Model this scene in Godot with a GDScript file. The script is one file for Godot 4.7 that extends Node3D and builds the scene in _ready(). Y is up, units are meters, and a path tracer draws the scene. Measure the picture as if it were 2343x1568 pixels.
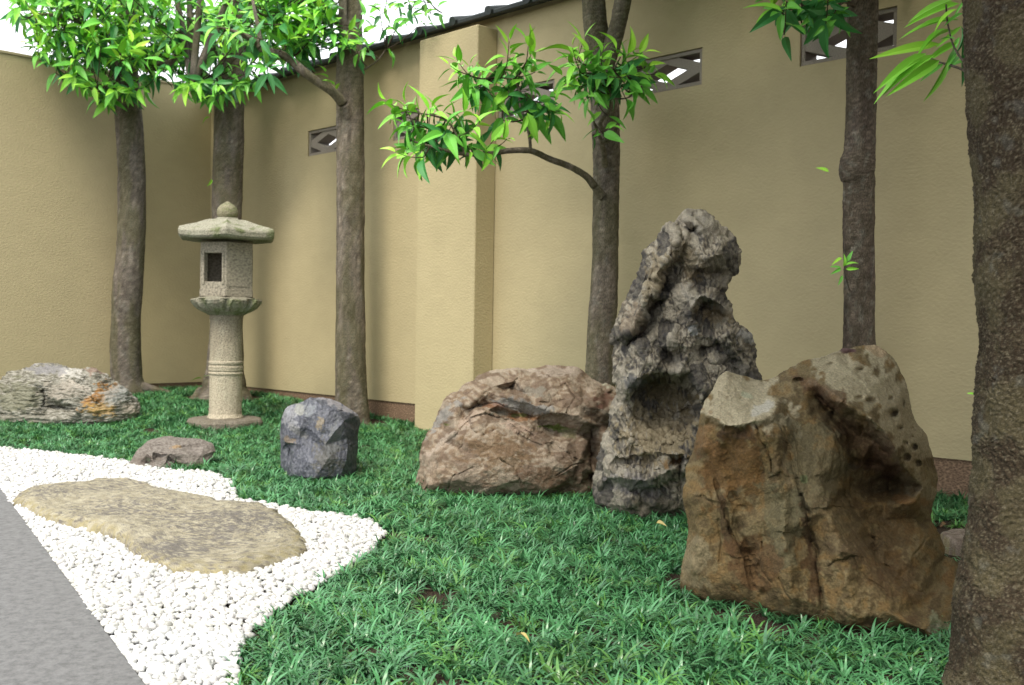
extends Node3D
# A walled Japanese garden court: stone lantern, standing rocks, mondo grass, white gravel, six slender trees.

const EYE := Vector3(0, 0.85, 0)
const FOCAL := 2362.0            # focal length, in units of a 2343 x 1568 picture
const MID := Vector2(1171.5, 784.0)
const PITCH := -0.0178
const ROLL := 0.0157

var cam_basis: Basis
var rng := RandomNumberGenerator.new()
var M := {}
var leaf_mesh := []              # four tones, each a shared mesh
var leaf_plain: ArrayMesh
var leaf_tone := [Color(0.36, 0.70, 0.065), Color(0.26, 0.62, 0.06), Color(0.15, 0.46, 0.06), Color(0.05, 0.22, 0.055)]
var grass_edge: PackedVector2Array   # ground polygon (x, z) that the mondo grass fills
var gravel_edge: PackedVector2Array
var keep_clear := []             # [Vector2 centre, radius]: where stones and trunks stand

# wall frame
var corner := Vector3(-3.11, 0, -10.59)
var along := Vector3(0.70711, 0, 0.70711)
var outward := Vector3(-0.70711, 0, 0.70711)


func _ready() -> void:
	rng.seed = 41
	camera_and_light()
	materials()
	setting()
	walls()
	lantern()
	rocks()
	trees()
	ground_cover()


# ------------------------------------------------------------------ camera, sky, sun
func camera_and_light() -> void:
	var cam := Camera3D.new()
	cam.name = "camera"
	cam_basis = Basis.from_euler(Vector3(PITCH, 0, 0)) * Basis.from_euler(Vector3(0, 0, ROLL))
	cam.transform = Transform3D(cam_basis, EYE)
	cam.fov = rad_to_deg(2.0 * atan(784.0 / FOCAL))
	cam.near = 0.05
	cam.far = 400.0
	var lens := CameraAttributesPhysical.new()
	lens.frustum_focal_length = 12.0 * FOCAL / 784.0
	lens.frustum_focus_distance = 3.4
	lens.exposure_aperture = 6.3
	lens.frustum_near = 0.05
	lens.frustum_far = 400.0
	cam.attributes = lens
	add_child(cam)
	cam.current = true
	var env := Environment.new()
	env.background_mode = Environment.BG_SKY
	var sky := Sky.new()
	var sm := ProceduralSkyMaterial.new()
	sm.sky_top_color = Color(0.93, 0.95, 0.97)
	sm.sky_horizon_color = Color(0.95, 0.96, 0.96)
	sm.sky_curve = 0.2
	sm.ground_bottom_color = Color(0.25, 0.24, 0.22)
	sm.ground_horizon_color = Color(0.45, 0.45, 0.43)
	sm.sky_energy_multiplier = 1.0
	sky.sky_material = sm
	env.sky = sky
	env.tonemap_mode = Environment.TONE_MAPPER_LINEAR
	env.tonemap_exposure = 2.5
	env.sdfgi_enabled = true
	env.ssao_enabled = true
	env.ssil_enabled = true
	var we := WorldEnvironment.new()
	we.name = "world_environment"
	we.environment = env
	add_child(we)
	var sun := DirectionalLight3D.new()
	sun.name = "sun"
	sun.light_color = Color(1.0, 0.97, 0.91)
	sun.light_energy = 0.5
	sun.light_angular_distance = 22.0
	sun.shadow_enabled = true
	sun.look_at_from_position(Vector3(-1.9, 7.6, 0.7), Vector3(0, 0, -4.6))
	add_child(sun)


# ------------------------------------------------------------------ small helpers
func at(x: float, y: float, d: float) -> Vector3:
	return EYE + cam_basis * Vector3((x - MID.x) / FOCAL * d, (MID.y - y) / FOCAL * d, -d)


func on_ground(x: float, y: float, h := 0.0) -> Vector3:
	var ray := cam_basis * Vector3((x - MID.x) / FOCAL, (MID.y - y) / FOCAL, -1.0)
	return EYE + ray * ((h - EYE.y) / ray.y)


func mound(x: float, z: float) -> float:
	return 0.15 * smoothstep(6.3, 9.6, -z) * smoothstep(0.5, -3.0, x)


func numbered(called: String, parent: Node) -> String:
	if not parent.has_node(called):
		return called
	var k := 1
	while parent.has_node("%s_%03d" % [called, k]):
		k += 1
	return "%s_%03d" % [called, k]


func tag(o: Node, label: String, category: String, group := "", kind := "") -> void:
	if label: o.set_meta("label", label)
	if category: o.set_meta("category", category)
	if group: o.set_meta("group", group)
	if kind: o.set_meta("kind", kind)


func thing(called: String, label: String, category: String, where := Vector3.ZERO, group := "") -> Node3D:
	var o := Node3D.new()
	o.name = numbered(called, self)
	add_child(o)
	o.position = where
	tag(o, label, category, group)
	return o


func put(called: String, mesh: Mesh, mat: Material, parent: Node, xf := Transform3D()) -> MeshInstance3D:
	var o := MeshInstance3D.new()
	o.name = numbered(called, parent)
	o.mesh = mesh
	if mat: o.material_override = mat
	parent.add_child(o)
	o.transform = xf
	return o


func noise(kind: int, freq: float, octaves := 4, seed_ := 1, fractal := FastNoiseLite.FRACTAL_FBM) -> FastNoiseLite:
	var n := FastNoiseLite.new()
	n.noise_type = kind
	n.frequency = freq
	n.seed = seed_
	n.fractal_type = fractal
	n.fractal_octaves = octaves
	return n


func warped(n: FastNoiseLite, amp: float, freq: float) -> FastNoiseLite:
	n.domain_warp_enabled = true
	n.domain_warp_type = FastNoiseLite.DOMAIN_WARP_SIMPLEX
	n.domain_warp_amplitude = amp
	n.domain_warp_frequency = freq
	n.domain_warp_fractal_type = FastNoiseLite.DOMAIN_WARP_FRACTAL_NONE
	return n


func rough_noise(freq: float, octaves: int, gain: float, seed_: int) -> FastNoiseLite:
	var n := noise(FastNoiseLite.TYPE_SIMPLEX_SMOOTH, freq, octaves, seed_)
	n.fractal_gain = gain
	return n


func cells(freq: float, seed_: int, what: int) -> FastNoiseLite:
	var n := noise(FastNoiseLite.TYPE_CELLULAR, freq, 1, seed_, FastNoiseLite.FRACTAL_NONE)
	n.cellular_return_type = what
	n.cellular_jitter = 1.0
	return n


func noise_tex(n: FastNoiseLite, size := 512, lo := Color.BLACK, hi := Color.WHITE, mid = null) -> NoiseTexture2D:
	var t := NoiseTexture2D.new()
	t.width = size
	t.height = size
	t.seamless = true
	t.noise = n
	var g := Gradient.new()
	g.set_color(0, lo)
	g.set_color(1, hi)
	if mid != null:
		g.add_point(0.5, mid)
	t.color_ramp = g
	return t


func grey(v: float) -> Color:
	return Color(v, v, v)


func lin(r: float, g: float, b: float) -> Color:
	return Color(r, g, b).linear_to_srgb()


func surface(color: Color, rough: float, tex: Texture2D, tex_scale, bump: Texture2D, bump_cm: float, vertex := false) -> StandardMaterial3D:
	var m := StandardMaterial3D.new()
	m.albedo_color = color
	m.roughness = rough
	m.metallic_specular = 0.35
	m.vertex_color_use_as_albedo = vertex
	if tex:
		m.albedo_texture = tex
	m.uv1_triplanar = true
	m.uv1_world_triplanar = true
	m.uv1_scale = tex_scale if tex_scale is Vector3 else Vector3.ONE * tex_scale
	if bump:
		m.heightmap_enabled = true
		m.heightmap_texture = bump
		m.heightmap_scale = bump_cm
	return m


func materials() -> void:
	var S := FastNoiseLite.TYPE_SIMPLEX_SMOOTH
	var grain := noise_tex(noise(S, 0.11, 3, 5), 512)
	var fine := noise_tex(noise(S, 0.06, 4, 9), 512)
	var stucco := noise_tex(noise(S, 0.075, 3, 3), 1024)
	var stucco_c := noise_tex(rough_noise(0.006, 8, 0.72, 14), 1024, grey(0.94), grey(1.0))
	M.wall = surface(lin(0.475, 0.40, 0.242), 0.93, stucco_c, 0.6, stucco, 0.24)
	M.wall.metallic_specular = 0.2
	M.cap = surface(lin(0.40, 0.34, 0.22), 0.9, stucco_c, 1.6, stucco, 0.1)
	var aggregate := noise_tex(noise(FastNoiseLite.TYPE_CELLULAR, 0.09, 1, 7), 512, grey(0.45), grey(1.0))
	M.plinth = surface(lin(0.46, 0.30, 0.20), 0.9, aggregate, 2.2, grain, 0.3)
	var mottled := noise_tex(noise(S, 0.03, 5, 21), 512, grey(0.62), grey(1.0))
	M.rock = surface(Color.WHITE, 0.88, noise_tex(noise(S, 0.05, 5, 22), 1024, grey(0.62), grey(1.0)), 2.5, fine, 0.22, true)
	M.sandstone = surface(Color.WHITE, 0.92, noise_tex(noise(S, 0.05, 5, 23), 1024, grey(0.60), grey(1.0)), 2.0, noise_tex(noise(S, 0.09, 4, 24), 1024), 0.22, true)
	M.slate = surface(Color.WHITE, 0.7, mottled, 3.0, fine, 0.15, true)
	M.slate.metallic_specular = 0.5
	M.granite = surface(Color.WHITE, 0.92, noise_tex(noise(S, 0.09, 4, 31), 512, grey(0.42), grey(1.0), grey(0.84)), 1.5, grain, 0.5, true)
	M.granite_plain = surface(lin(0.42, 0.375, 0.295), 0.92, M.granite.albedo_texture, 1.0, grain, 0.25)
	M.granite_soft = surface(Color.WHITE, 0.9, noise_tex(noise(S, 0.10, 4, 32), 512, grey(0.60), grey(1.0)), 3.4, grain, 0.2, true)
	M.bark = surface(Color.WHITE, 0.93, noise_tex(noise(S, 0.035, 5, 33), 512, grey(0.55), grey(1.0)), Vector3(7.0, 3.0, 7.0), noise_tex(noise(S, 0.05, 4, 34), 512), 0.9, true)
	M.old_bark = surface(Color.WHITE, 0.95, noise_tex(noise(S, 0.06, 4, 35), 512, grey(0.4), grey(1.0)), 7.0, grain, 0.5, true)
	M.twig = surface(lin(0.085, 0.062, 0.040), 0.9, mottled, 9.0, fine, 0.1)
	M.path = surface(lin(0.235, 0.232, 0.235), 0.85, noise_tex(rough_noise(0.02, 6, 0.85, 41), 1024, grey(0.66), grey(1.0), grey(0.86)), 1.1, null, 0.0)
	M.soil = surface(lin(0.075, 0.050, 0.032), 0.95, mottled, 3.0, fine, 1.0)
	M.gravel_base = surface(lin(0.58, 0.57, 0.56), 0.9, mottled, 5.0, grain, 0.6)
	M.pebble = surface(Color.WHITE, 0.6, noise_tex(noise(S, 0.03, 4, 44), 256, grey(0.86), grey(1.0)), 14.0, null, 0.0, true)
	M.tile = surface(lin(0.075, 0.085, 0.09), 0.55, mottled, 3.0, fine, 0.1)
	M.block = surface(lin(0.44, 0.385, 0.33), 0.93, noise_tex(noise(S, 0.12, 3, 45), 512, grey(0.6), grey(1.0)), 3.0, grain, 0.25)
	M.leaf = StandardMaterial3D.new()
	M.leaf.vertex_color_use_as_albedo = true
	M.leaf.roughness = 0.42
	M.leaf.metallic_specular = 0.45
	M.leaf.backlight = Color(0.9, 1.0, 0.5)
	M.grass = StandardMaterial3D.new()
	M.grass.vertex_color_use_as_albedo = true
	M.grass.roughness = 0.30
	M.grass.metallic_specular = 0.5
	M.grass.backlight = Color(0.35, 0.45, 0.2)
	leaf_plain = leaf_shape(Color.WHITE)
	for c in leaf_tone:
		leaf_mesh.append(leaf_shape(c))


# a rows x cols grid of points; wraps round in the columns. Normals are turned away from «inside».
func grid_mesh(P: PackedVector3Array, rows: int, cols: int, C: PackedColorArray, inside, cap_ends := false) -> ArrayMesh:
	var N := PackedVector3Array()
	N.resize(P.size())
	var flips := 0
	for i in rows:
		var up := mini(i + 1, rows - 1) * cols
		var dn := maxi(i - 1, 0) * cols
		var here := i * cols
		for j in cols:
			var e := P[here + (j + 1) % cols] - P[here + (j + cols - 1) % cols]
			var n := e.cross(P[up + j] - P[dn + j])
			N[here + j] = n
			if inside is Vector3:
				if n.dot(P[here + j] - inside) < 0.0: flips += 1
			elif n.dot(P[here + j] - inside[i]) < 0.0: flips += 1
	var s := -1.0 if flips * 2 > P.size() else 1.0
	for k in N.size():
		N[k] = (N[k] * s).normalized()
		if N[k].length_squared() < 0.5: N[k] = Vector3.UP
	var I := PackedInt32Array()
	I.resize((rows - 1) * cols * 6)
	var w := 0
	for i in rows - 1:
		for j in cols:
			var a := i * cols + j
			var b := i * cols + (j + 1) % cols
			var c := a + cols
			var d := b + cols
			if s > 0:   # N = along x across points outwards; Godot wants clockwise
				I[w] = a; I[w + 1] = c; I[w + 2] = b; I[w + 3] = b; I[w + 4] = c; I[w + 5] = d
			else:
				I[w] = a; I[w + 1] = b; I[w + 2] = c; I[w + 3] = b; I[w + 4] = d; I[w + 5] = c
			w += 6
	if cap_ends:
		for e in [0, rows - 1]:
			var mid := Vector3.ZERO
			for j in cols: mid += P[e * cols + j]
			P.append(mid / cols)
			N.append((P[P.size() - 1] - (inside if inside is Vector3 else inside[rows / 2])).normalized())
			if C.size(): C.append(C[e * cols])
			for j in cols:
				var tri := [P.size() - 1, e * cols + j, e * cols + (j + 1) % cols]
				if ((e == 0) == (s > 0)):
					I.append_array(PackedInt32Array([tri[0], tri[1], tri[2]]))
				else:
					I.append_array(PackedInt32Array([tri[0], tri[2], tri[1]]))
	var A := []
	A.resize(Mesh.ARRAY_MAX)
	A[Mesh.ARRAY_VERTEX] = P
	A[Mesh.ARRAY_NORMAL] = N
	if C.size(): A[Mesh.ARRAY_COLOR] = C
	A[Mesh.ARRAY_INDEX] = I
	var m := ArrayMesh.new()
	m.add_surface_from_arrays(Mesh.PRIMITIVE_TRIANGLES, A)
	return m


func start() -> SurfaceTool:
	var st := SurfaceTool.new()
	st.begin(Mesh.PRIMITIVE_TRIANGLES)
	st.set_smooth_group(-1)
	return st


func quad(st: SurfaceTool, a: Vector3, b: Vector3, c: Vector3, d: Vector3) -> void:   # clockwise from outside
	for v in [a, b, c, a, c, d]:
		st.add_vertex(v)


# a chamfered block in a frame o + x*ax + y*ay + z*az
func block(st: SurfaceTool, lo: Vector3, hi: Vector3, f := Transform3D(), ch := 0.0) -> void:
	var ps := []
	for sx in 2:
		for sy in 2:
			for sz in 2:
				ps.append(Vector3(hi.x if sx else lo.x, hi.y if sy else lo.y, hi.z if sz else lo.z))
	var mid := (lo + hi) / 2
	var pts := []
	for k in 8:
		var p: Vector3 = ps[k]
		var trio := []
		for ax in 3:
			var q := p
			for o in 3:
				if o != ax: q[o] -= signf(p[o] - mid[o]) * ch
			trio.append(f * q)
		pts.append(trio)
	var centre := f * mid
	var faces := []
	for ax in 3:
		for side in 2:
			var ids := []
			for k in 8:
				var bit: int = (k >> (2 - ax)) & 1
				if bit == side: ids.append(k)
			faces.append([pts[ids[0]][ax], pts[ids[1]][ax], pts[ids[3]][ax], pts[ids[2]][ax]])
	if ch > 0.0:
		for ax in 3:
			for k in 8:
				var j: int = k | (1 << (2 - ax))
				if j == k: continue
				var o1 := (ax + 1) % 3
				var o2 := (ax + 2) % 3
				faces.append([pts[k][o1], pts[j][o1], pts[j][o2], pts[k][o2]])
		for k in 8:
			faces.append([pts[k][0], pts[k][1], pts[k][2]])
	for fc in faces:
		var n: Vector3 = (fc[2] - fc[0]).cross(fc[1] - fc[0])
		var m := Vector3.ZERO
		for v in fc: m += v
		if n.dot(m / fc.size() - centre) < 0.0: fc.reverse()
		for t in range(1, fc.size() - 1):
			st.add_vertex(fc[0]); st.add_vertex(fc[t]); st.add_vertex(fc[t + 1])


func done(st: SurfaceTool) -> ArrayMesh:
	st.generate_normals()
	return st.commit()


# ------------------------------------------------------------------ setting: soil, gravel, path
func flat(pts: PackedVector2Array, y: float, follow := false) -> ArrayMesh:
	var st := start()
	var tri := Geometry2D.triangulate_polygon(pts)
	for k in range(0, tri.size(), 3):
		var a := pts[tri[k]]; var b := pts[tri[k + 1]]; var c := pts[tri[k + 2]]
		if (b - a).cross(c - a) < 0.0:
			var t := b; b = c; c = t
		for p in [a, b, c]:
			st.add_vertex(Vector3(p.x, y + (mound(p.x, p.y) if follow else 0.0), p.y))
	return done(st)


func setting() -> void:
	# soil, following the mound towards the far corner
	var st := start()
	var xs := []
	var zs := []
	for k in 61: xs.append(-6.0 + k * 0.2)
	for k in 130: zs.append(-11.5 + k * 0.2)
	xs.push_front(-150.0); xs.append(150.0)
	zs.push_front(-150.0); zs.append(150.0)
	for i in xs.size() - 1:
		for j in zs.size() - 1:
			var q := []
			for o in [[0, 0], [1, 0], [1, 1], [0, 1]]:
				var x: float = xs[i + o[0]]
				var z: float = zs[j + o[1]]
				q.append(Vector3(x, mound(x, z) if absf(x) < 20 and absf(z) < 20 else 0.0, z))
			quad(st, q[0], q[1], q[2], q[3])
	tag(put("ground", done(st), M.soil, self), "dark soil under the grass", "", "", "structure")

	# edges traced on the ground
	var border := [-260, 1012, -100, 1020, 0, 1030, 150, 1045, 290, 1062, 400, 1085, 480, 1086, 530, 1108, 540, 1146, 620, 1164, 720, 1180, 800, 1188, 858, 1203, 880, 1226, 862, 1262, 800, 1302, 722, 1352, 642, 1402, 585, 1450, 548, 1502, 540, 1560, 548, 1700, 590, 2000]
	var b := PackedVector2Array()
	for k in range(0, border.size(), 2):
		var p := on_ground(border[k], border[k + 1], 0.0)
		b.append(Vector2(p.x, p.z))
	var e0 := on_ground(0, 1125)
	var e1 := on_ground(320, 1568)
	var dir := Vector2(e1.x - e0.x, e1.z - e0.z).normalized()
	var far_end := Vector2(e0.x, e0.z) - dir * 3.2
	var near_end := Vector2(e1.x, e1.z) + dir * 3.0
	gravel_edge = b.duplicate()
	gravel_edge.append(near_end)
	gravel_edge.append(Vector2(e1.x, e1.z))
	gravel_edge.append(Vector2(e0.x, e0.z))
	gravel_edge.append(far_end)
	grass_edge = b.duplicate()
	grass_edge.append(Vector2(3.4, -1.3))
	grass_edge.append(Vector2(3.55, -3.93))
	grass_edge.append(Vector2(-3.11, -10.55))
	grass_edge.append(Vector2(-7.0, -6.6))
	var bed := put("gravel_bed", flat(gravel_edge, 0.006), M.gravel_base, self)
	tag(bed, "bed of white pebbles between the grey path and the grass", "", "", "structure")
	pebbles(bed)
	# the washed-aggregate path
	var side := Vector2(dir.y, -dir.x)   # away from the gravel
	if side.x > 0: side = -side
	st = start()
	var f := Transform3D(Basis(Vector3(dir.x, 0, dir.y), Vector3.UP, Vector3(side.x, 0, side.y)), Vector3(far_end.x, 0, far_end.y))
	block(st, Vector3(-4.0, -0.05, 0), Vector3((near_end - far_end).length(), 0.024, 2.6), f, 0.006)
	tag(put("path", done(st), M.path, self), "grey washed aggregate path", "", "", "structure")


func pebble_mesh(seed_: int) -> ArrayMesh:
	var n := noise(FastNoiseLite.TYPE_SIMPLEX_SMOOTH, 0.8, 2, seed_)
	var rows := 7
	var cols := 9
	var P := PackedVector3Array()
	for i in rows:
		var th := PI * (i + 0.001) / (rows - 1 + 0.002)
		for j in cols:
			var ph := TAU * j / cols
			var v := Vector3(sin(th) * cos(ph), cos(th), sin(th) * sin(ph))
			P.append(v * (1.0 + 0.42 * n.get_noise_3dv(v * 1.3)))
	return grid_mesh(P, rows, cols, PackedColorArray(), Vector3.ZERO)


func pebbles(bed: Node3D) -> void:
	var shapes := []
	for k in 5: shapes.append(pebble_mesh(50 + k))
	var all := []
	var box := Rect2(gravel_edge[0], Vector2.ZERO)
	for p in gravel_edge: box = box.expand(p)
	var step := 0.0185
	var nx := int(box.size.x / step)
	var nz := int(box.size.y / step)
	for i in nx:
		for j in nz:
			var p := box.position + Vector2(i + rng.randf_range(-0.45, 0.45), j + rng.randf_range(-0.45, 0.45)) * step
			var d := -p.y
			if d < 1.9 or absf(p.x) > 0.56 * d + 0.2: continue
			if d > 4.5 and rng.randf() < 0.2: continue
			if not Geometry2D.is_point_in_polygon(p, gravel_edge): continue
			all.append(p)
	var lists := [[], [], [], [], []]
	var singles := []
	for p in all:
		var s := rng.randf_range(0.0080, 0.0138) * (1.15 if rng.randf() < 0.15 else 1.0)
		var bs := Basis.from_euler(Vector3(rng.randf_range(-0.5, 0.5), rng.randf() * TAU, rng.randf_range(-0.5, 0.5))).scaled_local(Vector3(s * rng.randf_range(1.0, 1.45), s * rng.randf_range(0.62, 0.9), s))
		var xf := Transform3D(bs, Vector3(p.x, 0.010 + rng.randf() * 0.011, p.y))
		var v := rng.randf_range(0.58, 0.78)
		var col := Color(v, v * rng.randf_range(0.97, 1.0), v * rng.randf_range(0.93, 1.0))
		var r := rng.randf()
		if r < 0.05: col = col * 0.72
		elif r < 0.007: col = Color(0.55, 0.42, 0.30)
		var k := rng.randi() % 5
		var q := cam_basis.inverse() * (xf.origin - EYE)
		var seen := absf(q.y / q.z) < 0.325 and absf(q.x / q.z) < 0.49
		if seen: singles.append([-q.z, k, xf, col])
		else: lists[k].append([xf, col])
	singles.sort_custom(func(a, c): return a[0] < c[0])
	var tones := [grey(0.78).linear_to_srgb(), grey(0.70).linear_to_srgb(), grey(0.62).linear_to_srgb()]
	var mats := []
	for t in tones:
		var m: StandardMaterial3D = M.pebble.duplicate()
		m.vertex_color_use_as_albedo = false
		m.albedo_color = t
		mats.append(m)
	for n in singles.size():
		var s = singles[n]
		if n < 300:
			var o := MeshInstance3D.new()
			o.name = "pebble" if n == 0 else "pebble_%03d" % n
			o.mesh = shapes[s[1]]
			o.material_override = mats[n % 3]
			o.transform = s[2]
			bed.add_child(o)
		else:
			lists[s[1]].append([s[2], s[3]])
	for k in 5:
		scatter("pebbles", shapes[k], lists[k], M.pebble, bed)


func scatter(called: String, mesh: Mesh, list: Array, mat: Material, parent: Node) -> MultiMeshInstance3D:
	var mm := MultiMesh.new()
	mm.transform_format = MultiMesh.TRANSFORM_3D
	mm.use_colors = true
	mm.mesh = mesh
	mm.instance_count = list.size()
	for i in list.size():
		mm.set_instance_transform(i, list[i][0])
		mm.set_instance_color(i, list[i][1])
	var o := MultiMeshInstance3D.new()
	o.name = numbered(called, parent)
	o.multimesh = mm
	o.material_override = mat
	o.set_meta("kind", "stuff")
	parent.add_child(o)
	return o


# ------------------------------------------------------------------ garden walls
func wf() -> Transform3D:   # x along the back wall, y up, z out of it into the garden
	return Transform3D(Basis(along, Vector3.UP, outward), corner)


func pierced(st: SurfaceTool, f: Transform3D, s0: float, s1: float, y0: float, y1: float, thick: float, holes: Array) -> void:
	var ss := [s0, s1]
	var ys := [y0, y1]
	for h in holes:
		ss.append(h.position.x); ss.append(h.end.x)
		ys.append(h.position.y); ys.append(h.end.y)
	ss.sort(); ys.sort()
	var uy := []
	for y in ys:
		if uy.is_empty() or y - uy[-1] > 1e-5: uy.append(y)
	for i in ss.size() - 1:
		for j in uy.size() - 1:
			var mid := Vector2((ss[i] + ss[i + 1]) / 2, (uy[j] + uy[j + 1]) / 2)
			var open := false
			for h in holes: open = open or h.has_point(mid)
			if open: continue
			for z in [0.0, -thick]:
				var a := f * Vector3(ss[i], uy[j], z); var b := f * Vector3(ss[i], uy[j + 1], z)
				var c := f * Vector3(ss[i + 1], uy[j + 1], z); var d := f * Vector3(ss[i + 1], uy[j], z)
				if z == 0.0: quad(st, a, b, c, d)
				else: quad(st, d, c, b, a)
	var rims := holes.duplicate()
	for h in rims:
		var c := [Vector2(h.position.x, h.position.y), Vector2(h.end.x, h.position.y), Vector2(h.end.x, h.end.y), Vector2(h.position.x, h.end.y)]
		for k in 4:
			var p: Vector2 = c[k]
			var q: Vector2 = c[(k + 1) % 4]
			quad(st, f * Vector3(p.x, p.y, 0), f * Vector3(q.x, q.y, 0), f * Vector3(q.x, q.y, -thick), f * Vector3(p.x, p.y, -thick))
	# ends and bottom / top
	quad(st, f * Vector3(s0, y0, -thick), f * Vector3(s0, y1, -thick), f * Vector3(s0, y1, 0), f * Vector3(s0, y0, 0))
	quad(st, f * Vector3(s1, y0, 0), f * Vector3(s1, y1, 0), f * Vector3(s1, y1, -thick), f * Vector3(s1, y0, -thick))
	quad(st, f * Vector3(s0, y1, 0), f * Vector3(s0, y1, -thick), f * Vector3(s1, y1, -thick), f * Vector3(s1, y1, 0))
	quad(st, f * Vector3(s0, y0, -thick), f * Vector3(s0, y0, 0), f * Vector3(s1, y0, 0), f * Vector3(s1, y0, -thick))


func walls() -> void:
	var f := wf()
	var back := thing("garden_wall", "long tan rendered wall with pierced blocks under a grey tile coping", "wall", corner)
	var loc := Transform3D(f.basis, Vector3.ZERO)
	var holes := []
	for x in [-1.872, -1.003, -0.134, 0.735, 1.604, 2.473]:
		holes.append(Rect2((x + 3.11) / 0.70711, 2.335, 0.567, 0.228))
	var st := start()
	pierced(st, loc, 0.0, 11.0, 0.20, 3.08, 0.16, holes)
	put("render_coat", done(st), M.wall, back)
	st = start()
	block(st, Vector3(0.0, -0.2, -0.15), Vector3(11.0, 0.199, -0.012), loc)
	put("plinth", done(st), M.plinth, back)
	st = start()
	block(st, Vector3(3.545, -0.1, 0.002), Vector3(4.20, 3.01, 0.198), loc, 0.006)
	put("pilaster", done(st), M.wall, back)
	for h in holes:
		st = start()
		var w: float = h.size.x
		var g: float = h.size.y
		var o := loc * Transform3D(Basis(), Vector3(h.position.x, h.position.y, 0))
		var zf := -0.012
		var zb := -0.15
		var e := 0.003
		block(st, Vector3(e, e, zb), Vector3(w - e, 0.026, zf), o, 0.002)
		block(st, Vector3(e, g - 0.026, zb), Vector3(w - e, g - e, zf), o, 0.002)
		block(st, Vector3(e, 0.026, zb), Vector3(0.026, g - 0.026, zf), o, 0.002)
		block(st, Vector3(w - 0.026, 0.026, zb), Vector3(w - e, g - 0.026, zf), o, 0.002)
		put("breeze_block_frame", done(st), M.block, back)
		st = start()
		var c := Vector2(w / 2, g / 2)
		for sx in [-1, 1]:
			for sy in [-1, 1]:
				var p := Vector2(c.x, c.y + sy * (g / 2 - 0.026))
				var q := Vector2(c.x + sx * (w / 2 - 0.030), c.y)
				var d := (q - p).normalized()
				var nrm := Vector2(-d.y, d.x)
				var fr := o * Transform3D(Basis(Vector3(d.x, d.y, 0), Vector3(nrm.x, nrm.y, 0), Vector3(0, 0, 1)), Vector3(p.x, p.y, 0))
				block(st, Vector3(-0.01, -0.029, zb + 0.004), Vector3((q - p).length() + 0.01, 0.029, zf - 0.004 - 0.001 * (sx + 2 * sy + 3)), fr, 0.002)
		put("breeze_block_lattice", done(st), M.block, back)
	# coping tiles: sloped pans with a rolled joint
	var pitch := deg_to_rad(15.0)
	for side in [1, -1]:
		for k in 28:
			st = start()
			var s0 := 0.06 + k * 0.385
			var turn := Basis(Vector3.RIGHT, pitch) if side > 0 else Basis(Vector3.UP, PI) * Basis(Vector3.RIGHT, pitch)
			var o := loc * Transform3D(turn, Vector3(s0 + (0.0 if side > 0 else 0.375), 3.168, -0.08))
			block(st, Vector3(0, -0.032, 0.0), Vector3(0.375, 0.0, 0.235), o, 0.006)
			var cyl := o * Transform3D(Basis(), Vector3(0.345, 0.002, 0))
			var ring := 10
			for seg in ring:
				var a0 := TAU * seg / ring
				var a1 := TAU * (seg + 1) / ring
				var r := 0.036
				var p0 := Vector3(cos(a0) * r, sin(a0) * r * 0.9, 0.0); var p1 := Vector3(cos(a1) * r, sin(a1) * r * 0.9, 0.0)
				var dz := Vector3(0, 0, 0.246)
				quad(st, cyl * p0, cyl * (p0 + dz), cyl * (p1 + dz), cyl * p1)
				for v in [dz, p1 + dz, p0 + dz]: st.add_vertex(cyl * v)
			put("coping_tile", done(st), M.tile, back)
	st = start()
	block(st, Vector3(0.0, 3.13, -0.13), Vector3(11.0, 3.196, -0.03), loc, 0.02)
	put("ridge_cap", done(st), M.tile, back)
	st = start()
	block(st, Vector3(0.0, 3.081, -0.14), Vector3(11.0, 3.128, -0.02), loc)
	put("coping_bed", done(st), M.cap, back)

	house()
	var left := thing("side_wall", "plain tan rendered wall behind the striped rock on the left", "wall", corner)
	var lf := Transform3D(Basis(Vector3(-0.70711, 0, 0.70711), Vector3.UP, Vector3(0.70711, 0, 0.70711)), Vector3.ZERO)
	st = start()
	block(st, Vector3(-0.16, 0.21, -0.16), Vector3(9.0, 3.17, 0.0), lf)
	put("render_coat", done(st), M.wall, left)
	st = start()
	block(st, Vector3(0.0, -0.1, -0.15), Vector3(9.0, 0.209, -0.012), lf)
	put("plinth", done(st), M.plinth, left)
	st = start()
	block(st, Vector3(-0.16, 3.172, -0.17), Vector3(9.0, 3.20, 0.012), lf, 0.005)
	put("wall_cap", done(st), M.cap, left)


# the house on the near side of the court: it stands right of and behind the viewer and shades the near stones
func house() -> void:
	var h := thing("house", "plain house wall with deep eaves on the near right side of the court", "house", Vector3(2.9, 0, 0))
	var dark := surface(lin(0.09, 0.065, 0.045), 0.8, null, 1.0, null, 0.0)
	var st := start()
	block(st, Vector3(0.0, 0.0, -3.0), Vector3(0.2, 4.4, 2.2))
	put("wall", done(st), M.cap, h)
	st = start()
	var f := Transform3D(Basis(Vector3.BACK, 0.30), Vector3(0, 3.9, 0))
	block(st, Vector3(-1.5, 0.0, -3.4), Vector3(0.4, 0.12, 2.6), f)
	put("eave", done(st), dark, h)


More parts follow.
